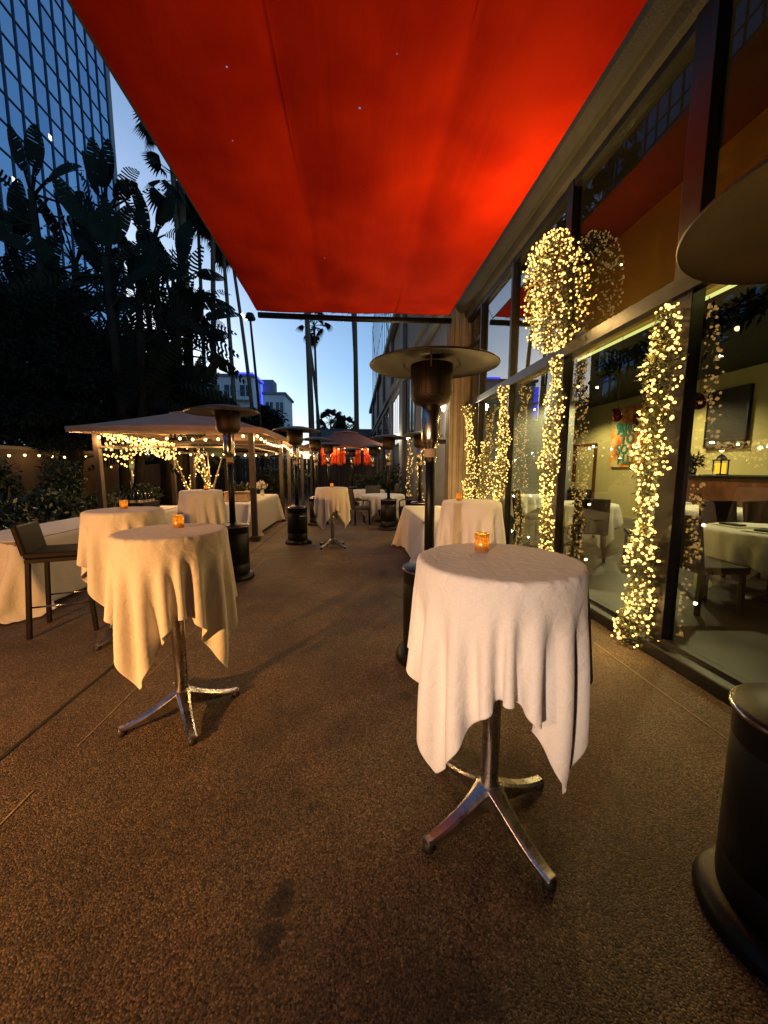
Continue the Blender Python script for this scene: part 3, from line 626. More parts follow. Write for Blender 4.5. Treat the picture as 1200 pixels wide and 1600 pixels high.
# wine bottles, basket and flowers
crate = thing('bottle_crate', 'dark crate full of wine bottles on the buffet', 'crate', (-3.62, 6.5, .76))
mb = MB(); mb.box((0,0,.01), (.4,.5,.02))
for sx in (-1,1): mb.box((sx*.2,0,.07), (.015,.5,.13))
for sy in (-1,1): mb.box((0,sy*.25,.07), (.4,.015,.13))
mb.build('crate_body', 'dark_wood', crate)
mb = MB(); mb.lathe([(.001,0),(.036,0),(.038,.01),(.038,.19),(.03,.225),(.014,.25),(.013,.30),(.015,.305),(.001,.305)], 16)
bt0 = None; k = 0
for ix in range(3):
    for iy in range(4):
        loc = (-3.74+ix*.12, 6.33+iy*.115, .784)
        if bt0 is None:
            bt0 = thing('wine_bottle', 'dark wine bottle standing in the crate on the buffet', 'bottle', loc, 0, 'wine bottles in the crate'); mb.build('bottle_body', 'bottle_glass', bt0)
            m3 = MB(); m3.lathe([(.0388,.06),(.0388,.15)], 16); m3.build('bottle_label', 'bottle_label', bt0)
        else: copy_thing(bt0, loc, rnd.uniform(0, 6))
bk = thing('wicker_basket', 'pale wicker basket with greenery on the gazebo buffet', 'basket', (-2.45, 8.1, .76))
mb = MB(); mb.box((0,0,.1), (.5,.42,.2)); mb.box((0,0,.2), (.54,.46,.03)); mb.build('basket_body', 'wicker', bk, .02)
def leaves(n, fn, size, asp=.45, seed=1, droop=0.0, jitter=.5):
    rg = np.random.RandomState(seed); pos = fn(rg, n); n = len(pos)
    d = rg.normal(size=(n,3)); d[:,2] -= droop; d /= np.linalg.norm(d, axis=1, keepdims=True)
    e_ = rg.normal(size=(n,3)); s_ = np.cross(d, e_); s_ /= np.linalg.norm(s_, axis=1, keepdims=True)+1e-9
    L_ = size*(1+jitter*(rg.rand(n,1)*2-1)); Wd = L_*asp
    a = pos; b_ = pos+d*L_*.5+s_*Wd*.5; c = pos+d*L_; e2 = pos+d*L_*.5-s_*Wd*.5
    V_ = np.stack([a,b_,c,e2],1).reshape(-1,3)
    return V_.tolist(), [(4*i,4*i+1,4*i+2,4*i+3) for i in range(n)]
def blob(c, r):
    def fn(rg, n):
        p = rg.normal(size=(n,3)); p /= np.linalg.norm(p,axis=1,keepdims=True); p *= rg.rand(n,1)**.45
        return p*np.array(r)+np.array(c)
    return fn
def blobs(lst):
    def fn(rg, n):
        out = []; tot = sum(b[1][0]*b[1][1]*b[1][2] for b in lst)
        for c, r in lst: out.append(blob(c, r)(rg, max(3, int(n*r[0]*r[1]*r[2]/tot))))
        return np.concatenate(out)
    return fn
mb = MB(); v_, f_ = leaves(220, blob((0,0,.26), (.24,.2,.1)), .09, seed=5); mb.add(v_, f_); mb.build('greenery', 'leaf_hedge', bk)
fl0 = None
for (x, y) in ((-2.4,8.7),(-2.42,9.2),(-2.38,9.75)):
    lab = {8.7:'nearest white flower vase past the basket', 9.2:'middle white flower vase on the gazebo buffet', 9.75:'farthest white flower vase on the gazebo buffet'}[y]
    if fl0 is None:
        fl0 = thing('flower_vase', lab, 'vase', (x,y,.76), 0, 'flower vases on the gazebo buffet')
        mb = MB(); mb.lathe([(.001,0),(.045,0),(.055,.05),(.035,.14),(.045,.17),(.04,.17),(.03,.13)], 16); mb.build('vase', 'white_paint', fl0)
        mb = MB(); v_, f_ = leaves(70, blob((0,0,.26), (.13,.13,.1)), .07, .8, seed=9); mb.add(v_, f_); mb.build('blossom', 'petal', fl0)
        mb = MB(); v_, f_ = leaves(60, blob((0,0,.2), (.1,.1,.08)), .1, .3, seed=10); mb.add(v_, f_); mb.build('foliage', 'leaf_hedge', fl0)
    else: copy_thing(fl0, (x,y,.76), rnd.uniform(0,6), lab)

# ------------------------------------------------------------------ bar stool
st = thing('bar_stool', 'dark leather bar stool with low back and metal footrest at the left', 'stool', (-2.62, 3.50, 0), R(18))
mb = MB(); mb.box((0,0,.715), (.44,.40,.05)); mb.build('seat', 'leather', st, .015)
mb = MB(); mb.box((0,0,.672), (.43,.39,.035)); mb.build('seat_frame', 'dark_wood', st, .005)
bm_ = Matrix.Rotation(R(-11), 4, 'Y'); mb = MB(); mb.box((-.235,0,.85), (.045,.40,.26), mtx=bm_); mb.build('backrest', 'leather', st, .015)
for sx in (-1,1):
    for sy in (-1,1):
        mb = MB(); mb.bar((sx*.235, sy*.19, 0), (sx*.195, sy*.175, .68), .034, .034); mb.build('leg', 'dark_wood', st, .004)
for z_, in ((.27,),):
    mb = MB(); mb.cyl((-.21,-.185,z_),(.21,-.185,z_),.008,n=8); mb.cyl((-.21,.185,z_),(.21,.185,z_),.008,n=8); mb.cyl((.215,-.185,z_),(.215,.185,z_),.008,n=8); mb.build('footrest', 'steel', st)

# ------------------------------------------------------------------ patio heaters
def make_heater(label, loc, rz=0):
    t = thing('patio_heater', label, 'heater', loc, rz, 'mushroom shaped patio heaters')
    mb = MB(); mb.lathe([(.001,0),(.24,0),(.245,.02),(.235,.055),(.20,.075),(.001,.08)], 40); mb.build('base', 'black_metal', t)
    mb = MB(); mb.lathe([(.001,.08),(.187,.08),(.19,.1),(.19,.20),(.187,.203),(.187,.207),(.19,.21),(.19,.60),(.187,.603),(.187,.607),(.19,.61),(.19,.685),(.197,.69),(.197,.715),(.187,.722),(.12,.73),(.05,.75)], 40)
    mb.build('tank_housing', 'black_metal', t)
    mb = MB(); mb.lathe([(.190,.695),(.201,.698),(.201,.71),(.190,.713)], 40); mb.build('housing_rim', 'steel', t)
    mb = MB(); mb.cyl((0,0,.73),(0,0,1.62), .037, n=20); mb.build('pole', 'black_metal', t)
    mb = MB(); mb.lathe([(.037,1.50),(.043,1.505),(.043,1.61),(.06,1.63),(.068,1.66),(.068,1.90),(.062,1.905)], 28); mb.build('collar', 'steel', t)
    mb = MB(); mb.lathe([(.062,1.89),(.12,1.91),(.148,1.96),(.150,2.17),(.001,2.175)], 32); mb.build('burner', 'burner', t)
    mb = MB(); mb.lathe([(.0445,1.53),(.0445,1.59)], 24); mb.build('label_band', 'plinth', t)
    mb = MB(); mb.cyl((.06,-.03,1.64),(.10,-.05,1.64),.016,n=12); mb.build('control_knob', 'rubber', t)
    mb = MB(); mb.bar((-.08,-.191,.55),(.08,-.191,.55),.012,.02); mb.build('door_handle', 'steel', t)
    mb = MB(); mb.lathe([(.44,2.150),(.443,2.156),(.438,2.162),(.38,2.180),(.28,2.207),(.15,2.233),(.001,2.245),(.001,2.237),(.15,2.225),(.28,2.199),(.38,2.172),(.432,2.156),(.44,2.150)], 64); mb.build('reflector_hat', 'hat_metal', t).rotation_euler = (R(1.6), 0, 0)
    for k in range(3):
        a = k*2*PI/3+.3; mb = MB(); mb.bar((.145*math.cos(a),.145*math.sin(a),2.13),(.24*math.cos(a),.24*math.sin(a),2.205),.012,.003); mb.build('bracket', 'steel', t)
    for sx in (-1,1):
        mb = MB(); mb.cyl((sx*.1,-.25,.035),(sx*.1+.03*sx,-.25,.035),.035,n=14); mb.build('wheel', 'rubber', t)
    return t
h0 = make_heater('main patio heater, its tank hidden behind the nearest cloth', (.55, 2.68, 0))
for (x, y, lab) in ((1.36, .90, 'nearest patio heater, cropped by the right edge of the photo'), (-1.60, 4.95, 'patio heater at the gazebo corner beside the orange lit table'),
                    (-1.12, 7.25, 'patio heater just left of the lone table in the walkway'), (-.98, 9.6, 'third patio heater along the left row'),
                    (-.80, 11.6, 'fourth patio heater of the left row, mostly hidden'), (-.10, 14.6, 'distant patio heater in front of the red gazebo'),
                    (.80, 8.75, 'patio heater beside the round dining tables'), (1.42, 8.0, 'patio heater near the fluted pillar, half hidden by the main pole'),
                    (.62, 12.6, 'far patio heater behind the round dining tables')):
    hc = copy_thing(h0, (x, y, 0), rnd.uniform(0, 6) if y > 1 else 2.4, lab)
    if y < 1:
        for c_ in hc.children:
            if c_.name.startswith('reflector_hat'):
                c_.data = c_.data.copy(); c_.data.materials.clear(); c_.data.materials.append(M['hat_metal_lit']); c_['label'] = 'reflector hat with warm lamp light in its colour'

# ------------------------------------------------------------------ dining sets past the walkway and indoors
def make_chair(label, loc, rz, m='rattan', group='dark dining chairs outdoors', arms=True):
    t = thing('dining_chair', label, 'chair', loc, rz, group)
    mb = MB(); mb.box((0,0,.43), (.46,.46,.07)); mb.build('seat', m, t, .015)
    mb = MB(); mb.box((-.24,0,.68), (.05,.46,.5), mtx=Matrix.Rotation(R(-8),4,'Y')); mb.build('backrest', m, t, .02)
    for sx in (-1,1):
        for sy in (-1,1):
            mb = MB(); mb.bar((sx*.2, sy*.2, 0), (sx*.19, sy*.19, .41), .035); mb.build('leg', 'dark_wood', t)
    if arms:
        for sy in (-1,1):
            mb = MB(); mb.tube([(-.24,sy*.24,.66),(.1,sy*.25,.65),(.2,sy*.24,.6),(.2,sy*.21,.43)], .018, 8); mb.build('armrest', m, t)
    return t
dome = drape(40, 40, 1.75, 1.75, 'round', .74, (.58,), steps=140, iters=7, seed=77)
mdome = cloth_mesh('tablecloth', dome)
def make_round(label, loc, group):
    t = thing('round_table', label, 'table', loc, 0, group)
    mb = MB(); mb.lathe([(.001,.70),(.55,.70),(.56,.71),(.56,.725),(.001,.73)], 40); mb.build('table_top', 'tabletop', t)
    mb = MB(); mb.cyl((0,0,.02),(0,0,.71),.04); mb.lathe([(.001,0),(.25,0),(.25,.02),(.05,.05)], 24); mb.build('pedestal', 'black_metal', t); return t
rt = make_round('nearer round dining table past the heater', (.78, 10.1, 0), 'round dining tables outdoors')
copy_thing(rt, (.42, 12.3, 0), 0, 'farther round dining table behind the other one')
cloth_obj(mdome, (.78, 10.1, 0), 0, 'white cloth on the nearer round dining table', 'cloths on the outdoor dining tables', 1)
cloth_obj(mdome, (.42, 12.3, 0), R(40), 'white cloth on the farther round dining table', 'cloths on the outdoor dining tables', 1)
ch = make_chair('dark armchair left of the nearer round dining table', (.12, 9.6, 0), R(20))
for x, y, rz, lab in ((1.45, 9.65, R(150), 'dark armchair right of the nearer round dining table'), (-.42, 12.0, R(0), 'dark armchair left of the farther round dining table'),
                      (1.2, 12.6, R(190), 'dark armchair right of the farther round dining table'), (.6, 11.1, R(-80), 'dark armchair between the two round dining tables')):
    copy_thing(ch, (x, y, 0), rz, lab)
# indoors
FZ = .09
ir = make_round('big round dining table indoors behind the nearest glass pane', (4.25, 3.35, FZ), 'round dining tables indoors')
GI = 'cloths on the indoor dining tables'
cloth_obj(mdome, (4.25, 3.35, FZ), R(20), 'greenish white cloth with a napkin behind the nearest pane', GI, 1)
icov = [((5.6,5.35),'indoor table behind the dark armchair','indoor cloth behind the dark armchair'),((6.4,6.8),'indoor table below the dark picture near the counter','indoor cloth by the wooden counter'),
        ((4.05,6.3),'indoor table seen between the second and third posts','indoor cloth seen between the lit posts'),((4.1,9.0),'indoor table deep inside behind the third post','indoor cloth deep inside behind the third post')]
for (x, y), l1, l2 in icov:
    copy_thing(ir, (x, y, FZ), 0, l1); cloth_obj(mdome, (x, y, FZ), rnd.uniform(0,3), l2, GI, 1)
ci = make_chair('dark side chair indoors at the left of the big round table', (3.38, 3.25, FZ), R(-5), 'leather', 'dark leather chairs indoors', False)
for x, y, rz, lab in ((4.85,4.35,R(-100),'dark chair beyond the big indoor table'),(5.45,4.3,R(-80),'second dark chair beyond the big indoor table'),(3.55,5.3,R(60),'dark chair with slatted shadow behind the second lit post'),
                      (4.6,7.15,R(-110),'dark chair indoors past the middle table'),(3.4,6.95,R(-40),'dark chair left of the middle indoor table'),(4.2,5.0,R(150),'dark chair just inside the wide pane'),
                      (3.5,9.7,R(-50),'dark chair indoors far behind the third post'),(4.9,8.5,R(160),'dark chair near the indoor door'),(6.3,5.9,R(200),'dark chair by the wooden counter')):
    copy_thing(ci, (x, y, FZ), rz, lab)
ns = thing('place_setting', 'black folded napkin on a pale menu on the big indoor table', 'napkin', (3.98, 3.25, FZ+.752))
mb = MB(); mb.box((0,0,.002), (.32,.24,.003), R(15)); mb.build('menu', 'paper', ns)
mb = MB(); mb.box((.0,.01,.014), (.2,.1,.018), R(25)); mb.build('napkin', 'napkin', ns, .005)
copy_thing(ns, (4.05, 3.62, FZ+.752), R(70), 'second black napkin on a menu near the far rim of the big indoor table')
copy_thing(ns, (5.35, 5.2, FZ+.752), R(20), 'napkin on the table behind the dark armchair indoors')
copy_thing(ns, (6.1, 6.6, FZ+.752), R(50), 'napkin on the table by the wooden counter')
copy_thing(ns, (3.85, 6.1, FZ+.752), R(10), 'napkin on the indoor table seen between the lit posts')
wg = thing('wine_glass', 'clear wine glass on the big indoor table', 'glass', (4.3, 3.2, FZ+.752), 0, 'wine glasses indoors')
mb = MB(); mb.lathe([(.001,0),(.035,.002),(.006,.008),(.004,.09),(.03,.12),(.038,.16),(.032,.21),(.030,.21),(.036,.16),(.028,.122),(.001,.10)], 20); mb.build('glass_bowl', 'clear_glass', wg)
for x_, y_, l_ in ((4.45,3.5,'second clear wine glass on the big indoor table'),(5.5,5.5,'wine glass on the table behind the dark armchair indoors'),(4.2,6.4,'wine glass on the indoor table between the lit posts'),(6.3,6.9,'wine glass on the table by the wooden counter')): copy_thing(wg, (x_, y_, FZ+.752), 0, l_)
ct = thing('wooden_counter', 'reddish brown wooden counter against the indoor wall', 'counter', (6.6, 5.3, FZ))
mb = MB(); mb.box((0,0,.6), (.9,2.9,1.2)); mb.build('counter_body', 'red_wood', ct, .01)
mb = MB(); mb.box((0,0,1.22), (.98,3.0,.05)); mb.build('counter_top', 'dark_wood', ct, .01)
ln = thing('lantern', 'small black lantern glowing orange on the wooden counter', 'lantern', (6.4, 6.05, FZ+1.245))
mb = MB(); mb.box((0,0,.01), (.16,.16,.02)); mb.lathe([(.12,.26),(.07,.33),(.02,.36),(.001,.37)], 4, smooth=False); mb.box((0,0,.26),(.17,.17,.02))
for sx in (-1,1):
    for sy in (-1,1): mb.box((sx*.07, sy*.07, .13), (.015,.015,.25))
mb.build('lantern_frame', 'black_metal', ln)
mb = MB(); mb.box((0,0,.12), (.10,.10,.18)); mb.build('lantern_flame', 'lantern_glow', ln)
pv = thing('potted_plant', 'small dark potted plant beside the lantern', 'plant', (6.4, 6.6, FZ+1.245))
mb = MB(); mb.lathe([(.001,0),(.06,0),(.08,.13),(.06,.13)], 16); mb.build('pot', 'black_metal', pv)
mb = MB(); v_, f_ = leaves(160, blob((0,0,.24), (.17,.17,.12)), .13, .25, seed=3); mb.add(v_, f_); mb.build('foliage', 'leaf_dark', pv)
# pictures on the indoor wall (x = 7.5 face)
WX = 7.52
pd = thing('dark_picture', 'square dark abstract picture on the indoor wall', 'picture', (WX, 7.05, 2.45))
mb = MB(); mb.box((-.03,0,0), (.05, .80, 1.12)); mb.build('canvas', 'art_dark', pd)
mb = MB()
for s_ in (-1,1): mb.box((-.035, s_*.415, 0), (.07,.03,1.18)); mb.box((-.035, 0, s_*.575), (.07,.80,.03))
mb.build('picture_frame', 'mullion', pd)
po = thing('colourful_painting', 'orange painting with big green letters on the indoor wall', 'painting', (WX, 9.75, 2.30))
mb = MB(); mb.box((-.03,0,0), (.05,1.30,1.62)); mb.build('canvas', 'art_orange', po)
mb = MB(); v_, f_ = leaves(40, lambda rg, n: np.stack([np.full(n,-.066), rg.normal(size=n)*.12+.28, rg.normal(size=n)*.1+.28], 1), .12, .6, seed=4)
mb = MB()
for (yy, zz, ry, rz_) in ((.25,.28,.17,.13),(.36,.34,.1,.1),(.2,.2,.12,.08)): mb.add([(-.058-.001*ry, yy+ry*math.cos(t)*(1+.15*math.sin(5*t)), zz+rz_*math.sin(t)) for t in np.linspace(0,2*PI,24,False)], [tuple(range(24))])
mb.build('paint_patch', 'art_teal', po)
mb = MB(); mb.box((-.0575,-.33,.45), (.004,.36,.30)); mb.build('paint_patch', 'letter_red', po)
def text(parent, s, yy, zz, size, m, name='lettering'):
    cu = bpy.data.curves.new(name, 'FONT'); cu.body = s; cu.size = size; cu.extrude = .006; cu.align_x = 'LEFT'
    cu.materials.append(M[m]); cu.offset = .012
    tmp = bpy.data.objects.new('tmp', cu); C.objects.link(tmp); bpy.context.view_layer.update()
    me = bpy.data.meshes.new_from_object(tmp); bpy.data.objects.remove(tmp); me.materials.clear(); me.materials.append(M[m])
    o = bpy.data.objects.new(name, me); C.objects.link(o); o.parent = parent
    o.rotation_euler = (PI/2, 0, -PI/2); o.location = (-.066, yy, zz); return o
text(po, 'ARO', .38, .12, .38, 'letter_green'); text(po, 'TO', .25, -.16, .36, 'letter_green'); text(po, 'SO N', .40, -.44, .36, 'letter_green'); text(po, 'BLU', .32, -.72, .34, 'letter_green')
text(po, 'G', -.16, .14, .32, 'letter_pale'); 
# red baubles hanging inside the glass
b0 = thing('red_bauble', 'red glass bauble on a string left of the nearest lit garland', 'ornament', (2.72, 3.72, 1.98), 0, 'red baubles hanging inside the window')
mb = MB(); mb.sphere((0,0,0), .048, 20, 12); mb.build('ball', 'bauble', b0)
mb = MB(); mb.cyl((0,0,.045),(0,0,.065),.012,n=10); mb.cyl((0,0,.06),(0,0,.80),.0025,n=5); mb.build('string', 'mullion', b0)
mb = MB(); v_, f_ = leaves(30, blob((0,0,.065), (.04,.04,.02)), .05, .5, seed=8); mb.add(v_, f_); mb.build('bow', 'bauble', b0)
copy_thing(b0, (2.72, 2.80, 1.96), 0, 'red glass bauble on a string right of the dark post')
dg = MB()
v_, f_ = leaves(1500, lambda rg, n: np.stack([rg.uniform(2.75,2.95,n), rg.uniform(1.2,4.15,n), 2.66-np.abs(rg.normal(size=n))*.07], 1), .09, .3, seed=12, droop=.5); dg.add(v_, f_)
dgt = thing('hanging_greenery', 'dark leafy garland hanging along the inside of the window transom', 'garland', (0,0,0)); dg.build('foliage', 'leaf_dark', dgt)
mb = MB(); mb.tube([(2.85,1.2,2.67),(2.85,2.6,2.65),(2.85,4.15,2.67)], .02, 6); mb.build('stem', 'trunk', dgt)
# indoor spot lamps
sp0 = thing('spot_lamp', 'small bright ceiling spot lamp indoors over the big round table', 'lamp', (4.9, 4.6, 3.25), 0, 'indoor ceiling spot lamps')
mb = MB(); mb.cyl((0,0,0),(0,0,.12),.045,.03,n=14); mb.build('lamp_body', 'black_metal', sp0)
mb = MB(); mb.sphere((0,0,-.02), .032, 10, 6); mb.build('lamp_bulb', 'bulb_big', sp0)
l_ = bpy.data.lights.new('lamp_light', 'SPOT'); l_.energy = 210; l_.color = (1,.80,.44); l_.shadow_soft_size = .05; l_.spot_size = R(150); l_.spot_blend = .5
lo_ = bpy.data.objects.new('lamp_light', l_); C.objects.link(lo_); lo_.parent = sp0; lo_.location = (0,0,-.08)
for x, y, lab in ((4.9,8.0,'indoor ceiling spot lamp over the middle table'),(4.9,11.8,'indoor ceiling spot lamp deep inside'),(6.3,7.6,'indoor ceiling spot lamp in front of the dark picture'),(6.3,10.6,'indoor ceiling spot lamp in front of the orange painting')):
    copy_thing(sp0, (x,y,3.25), 0, lab)

# ------------------------------------------------------------------ fairy light garlands
bulb_me = None
def bulb_mesh(r, m):
    mb = MB(); mb.sphere((0,0,0), r, 6, 4); o = mb.build('bulb', m); me = o.data; bpy.data.objects.remove(o); return me
FB = bulb_mesh(.0105, 'bulb'); FBS = bulb_mesh(.0075, 'bulb'); FBL = bulb_mesh(.0135, 'bulb'); FBIG = bulb_mesh(.030, 'bulb_big'); FMID = bulb_mesh(.02, 'bulb')
def add_bulbs(root, pts, me, limit=100):
    for p in pts[:limit]:
        o = bpy.data.objects.new('bulb', me if me is not FB else rnd.choice((FB, FB, FBS, FBL))); C.objects.link(o); o.parent = root; o.location = p
    rest_ = pts[limit:]
    if rest_:
        V0 = [v.co.copy() for v in me.vertices]; F0 = [tuple(p.vertices) for p in me.polygons]; mb = MB()
        for p in rest_: mb.add([v+Vector(p) for v in V0], F0, True)
        o = mb.build('fairy_lights', me.materials[0], root); o['kind'] = 'stuff'
def garland(label, x, y, z0, z1, rad, nb, group, seed, lean=0, watts=8, nleaf=None, sweep=None):
    t = thing('lit_garland', label, 'garland', (x, y, 0), 0, group)
    rg = random.Random(seed); H_ = z1-z0
    prof = sweep or (lambda u: rad*(.72+.2*math.sin(u*9+seed)+.16*math.sin(u*23+seed)+.12*math.sin(u*47)))
    cen = lambda u: (.03*math.sin(u*7+seed), lean*u+.03*math.sin(u*5+seed*2))
    def fn(r_, n):
        u = r_.rand(n); a = r_.rand(n)*2*PI; q = np.sqrt(r_.rand(n))
        pr = np.array([prof(k) for k in u])*q; c = np.array([cen(k) for k in u])
        return np.stack([c[:,0]+pr*np.cos(a)*.8, c[:,1]+pr*np.sin(a), z0+u*H_], 1)
    mb = MB(); v_, f_ = leaves(int((nleaf or int(1500*H_))*1.1), fn, .045, .22, seed=seed, droop=.2); mb.add(v_, f_); mb.build('foliage', 'leaf_garland', t)
    mb = MB(); pts = []
    for i in range(nb):
        if i % 4 == 0: hub = (rg.random(), rg.uniform(0, 6.28))
        u = min(1, max(0, hub[0]+rg.gauss(0, .05))) if i % 3 else rg.random(); a = hub[1]+rg.gauss(0, .9) if i % 3 else rg.uniform(0, 6.28); pr = prof(u)*rg.uniform(.55,1.15)+.01; c = cen(u)
        pts.append((c[0]+pr*math.cos(a)*.8, c[1]+pr*math.sin(a), z0+u*H_))
    mb.tube([pts[i] for i in sorted(range(nb), key=lambda q: pts[q][2])], .0016, 3, False); mb.build('wire', 'wire', t)
    # the bulbs facing the walkway come first, they show largest
    pts.sort(key=lambda p: p[0]*.8+p[1]*.4)
    add_bulbs(t, pts, FB)
    k = max(1, int(H_/.6))
    for i in range(k): point((-(rad+.03), -.03, z0+(i+.5)*H_/k), watts/k, (1,.63,.2), .012, t)
    return t
GG = 'garlands wound with warm fairy lights on the window posts'
garland('nearest lit garland, before the widest dark window post', 2.27, 2.74, .03, 2.62, .14, 560, GG, 1, -.06, 19)
garland('lit garland on the second post below the glowing oval', 2.27, 4.17, .03, 2.70, .125, 560, GG, 2, 0, 22)
garland('lit garland on the third post, thicker towards its foot', 2.27, 5.66, .03, 2.68, .13, 560, GG, 3, 0, 26)
garland('lit garland beside the fluted pillar', 2.25, 7.2, .03, 2.66, .14, 500, GG, 4, 0, 28)
garland('low lit garland between the third post and the pillar', 2.25, 6.35, .03, 1.9, .14, 220, GG, 14, 0, 10)
garland('big glowing oval of fairy lights high on the second post', 2.25, 4.24, 2.78, 4.02, .34, 720, GG, 5, 0, 48, 3600, sweep=lambda u: .39*math.sqrt(max(.02, 1-(2*u-1)**2*.96)))
for i, (y, lab) in enumerate(((9.75,'sparse lit vine on the facade just past the pillar'),(11.2,'sparse lit vine behind the main heater pole'),(13.4,'sparse lit vine left of the main heater pole'))):
    garland(lab, 1.98, y, .45, 2.45, .14, 90, 'sparsely lit vines along the grey facade', 20+i, 0, 4, 900)
pb0 = None
for i, (y, lab) in enumerate(((9.75,'dark planter box just past the pillar'),(11.2,'dark planter box behind the heater pole'),(13.4,'dark planter box beside the far armchairs'))):
    if pb0 is None:
        pb0 = thing('planter_box', lab, 'planter', (1.98, y, 0), 0, 'dark planter boxes along the facade')
        mb = MB(); mb.box((0,0,.22), (.42,.5,.44)); mb.build('box', 'black_metal', pb0, .01)
        mb = MB(); mb.box((0,0,.445), (.36,.44,.01)); mb.build('soil', 'soil', pb0)
    else: copy_thing(pb0, (1.98, y, 0), 0, lab)

# ------------------------------------------------------------------ festoon strings
def catpts(pts, sag, per):
    out = []
    for (a, b_) in zip(pts[:-1], pts[1:]):
        a = Vector(a); b_ = Vector(b_)
        for i in range(per): u = i/per; p = a.lerp(b_, u); p.z -= sag*4*u*(1-u); out.append(p)
    out.append(Vector(pts[-1])); return out
def festoon(label, pts, sag, per, nb, watts, group, me=None, every=3, rad=.02, col=(1,.60,.22)):
    o0 = Vector(pts[0]); t = thing('string_lights', label, 'string lights', o0, 0, group)
    cp = [p-o0 for p in catpts(pts, sag, per)]
    mb = MB(); mb.tube(cp, .004, 5, False); mb.build('wire', 'wire', t)
    bp_ = []
    for i in range(nb):
        u = (i+.5)/nb*(len(cp)-1); k = int(u); p = cp[k].lerp(cp[min(k+1, len(cp)-1)], u-k); bp_.append((p.x, p.y, p.z-.055))
    mb = MB()
    for p in bp_: mb.cyl((p[0],p[1],p[2]+.02),(p[0],p[1],p[2]+.055),.011,n=6)
    mb.build('sockets', 'wire', t)['kind'] = 'stuff'
    add_bulbs(t, bp_, me or FBIG)
    for i in range(0, nb, every): point((bp_[i][0], bp_[i][1], bp_[i][2]-.05), watts*every/nb, col, rad, t)
    return t
GF = 'warm festoon bulb strings'
festoon('festoon string under the front edge of the tan gazebo', [(-4.85,7.38,2.10),(-3.4,7.38,2.08),(-2.0,7.38,2.14)], .06, 8, 12, 70, GF)
festoon('festoon string along the right side of the gazebos', [(-1.92,7.5,2.16),(-1.92,10.5,2.14),(-1.9,13.5,2.1),(-1.9,16.5,2.1)], .10, 8, 30, 90, GF)
festoon('festoon string along the tan garden wall at the left edge', [(-7.7,7.2,1.85),(-7.7,9.6,1.83),(-7.7,12.0,1.9),(-7.7,15.0,1.9)], .06, 8, 18, 9, GF)
festoon('festoon string across the back of the tan gazebo', [(-4.85,10.5,1.95),(-3.4,10.5,1.92),(-2.0,10.5,1.95)], .08, 8, 10, 30, GF)
festoon('festoon string on the front of the distant red gazebo', [(-2.0,17.3,2.45),(-.3,17.3,2.43),(1.3,17.3,2.45)], .06, 8, 12, 40, GF)
# hooded lamps out of view: left lights cloths and paving, rear is added fill
def garden_lamp(label, x_, y_, z_, watts, aim, col, ang):
    hl = thing('garden_lamp', label, 'lamp', (x_, y_, 0), 0, 'hooded garden lamps')
    mb = MB(); mb.cyl((0,0,0),(0,0,z_-.08),.03); mb.lathe([(.001,0),(.12,0),(.12,.03),(.03,.05)], 20); mb.build('post', 'black_metal', hl)
    mb = MB(); mb.lathe([(.001,z_+.18),(.10,z_+.16),(.17,z_+.012),(.165,z_+.012),(.09,z_+.15),(.001,z_+.165)], 24); mb.build('lamp_hood', 'black_metal', hl)
    l = bpy.data.lights.new('lamp_light', 'SPOT'); l.energy = watts; l.color = col; l.shadow_soft_size = .07; l.spot_size = R(ang); l.spot_blend = 1.0
    lo = bpy.data.objects.new('lamp_light', l); C.objects.link(lo); lo.parent = hl; lo.location = (0,0,z_)
    lo.rotation_euler = (Vector(aim)-Vector((x_, y_, z_))).to_track_quat('-Z', 'Y').to_euler()
garden_lamp('hooded garden lamp left of the photographer', -3.3, -1.1, 1.38, 980, (-1.3, 3.4, .75), (1,.45,.12), 86)
garden_lamp('hooded fill lamp added behind the photographer', -1.9, -2.2, 1.50, 560, (.6, 1.6, 1.08), (1,.70,.50), 34)  # unseen fill lamp, added to brighten the nearest cloth

# fairy nets and lit little trees behind the gazebo
def fairy_net(label, y0, y1, x, z0, z1, n, seed, watts=8):
    t = thing('fairy_light_net', label, 'string lights', (x, y0, 0), 0, 'fairy light nets in the gazebo')
    rg = random.Random(seed); pts = []
    for i in range(n):
        u = rg.random(); dd = rg.random()**1.7; pts.append((rg.uniform(-.06,.06), u*(y1-y0), z1-(z1-z0)*dd*(.35+.65*abs(math.sin(u*4+1))*(1.15-u*.75))))
    mb = MB(); q = sorted(pts, key=lambda p: p[1])
    mb.tube(q, .0015, 3, False); mb.build('wire', 'wire', t)
    pts.sort(key=lambda p: p[1]); add_bulbs(t, pts, FMID)
    for i in range(3): point((.15, (i+.5)*(y1-y0)/3, z1-.2), watts/3, (1,.6,.2), .05, t)
fairy_net('net of fairy lights along the left side of the tan gazebo', 7.6, 10.4, -4.78, 1.45, 2.12, 330, 3, 24)
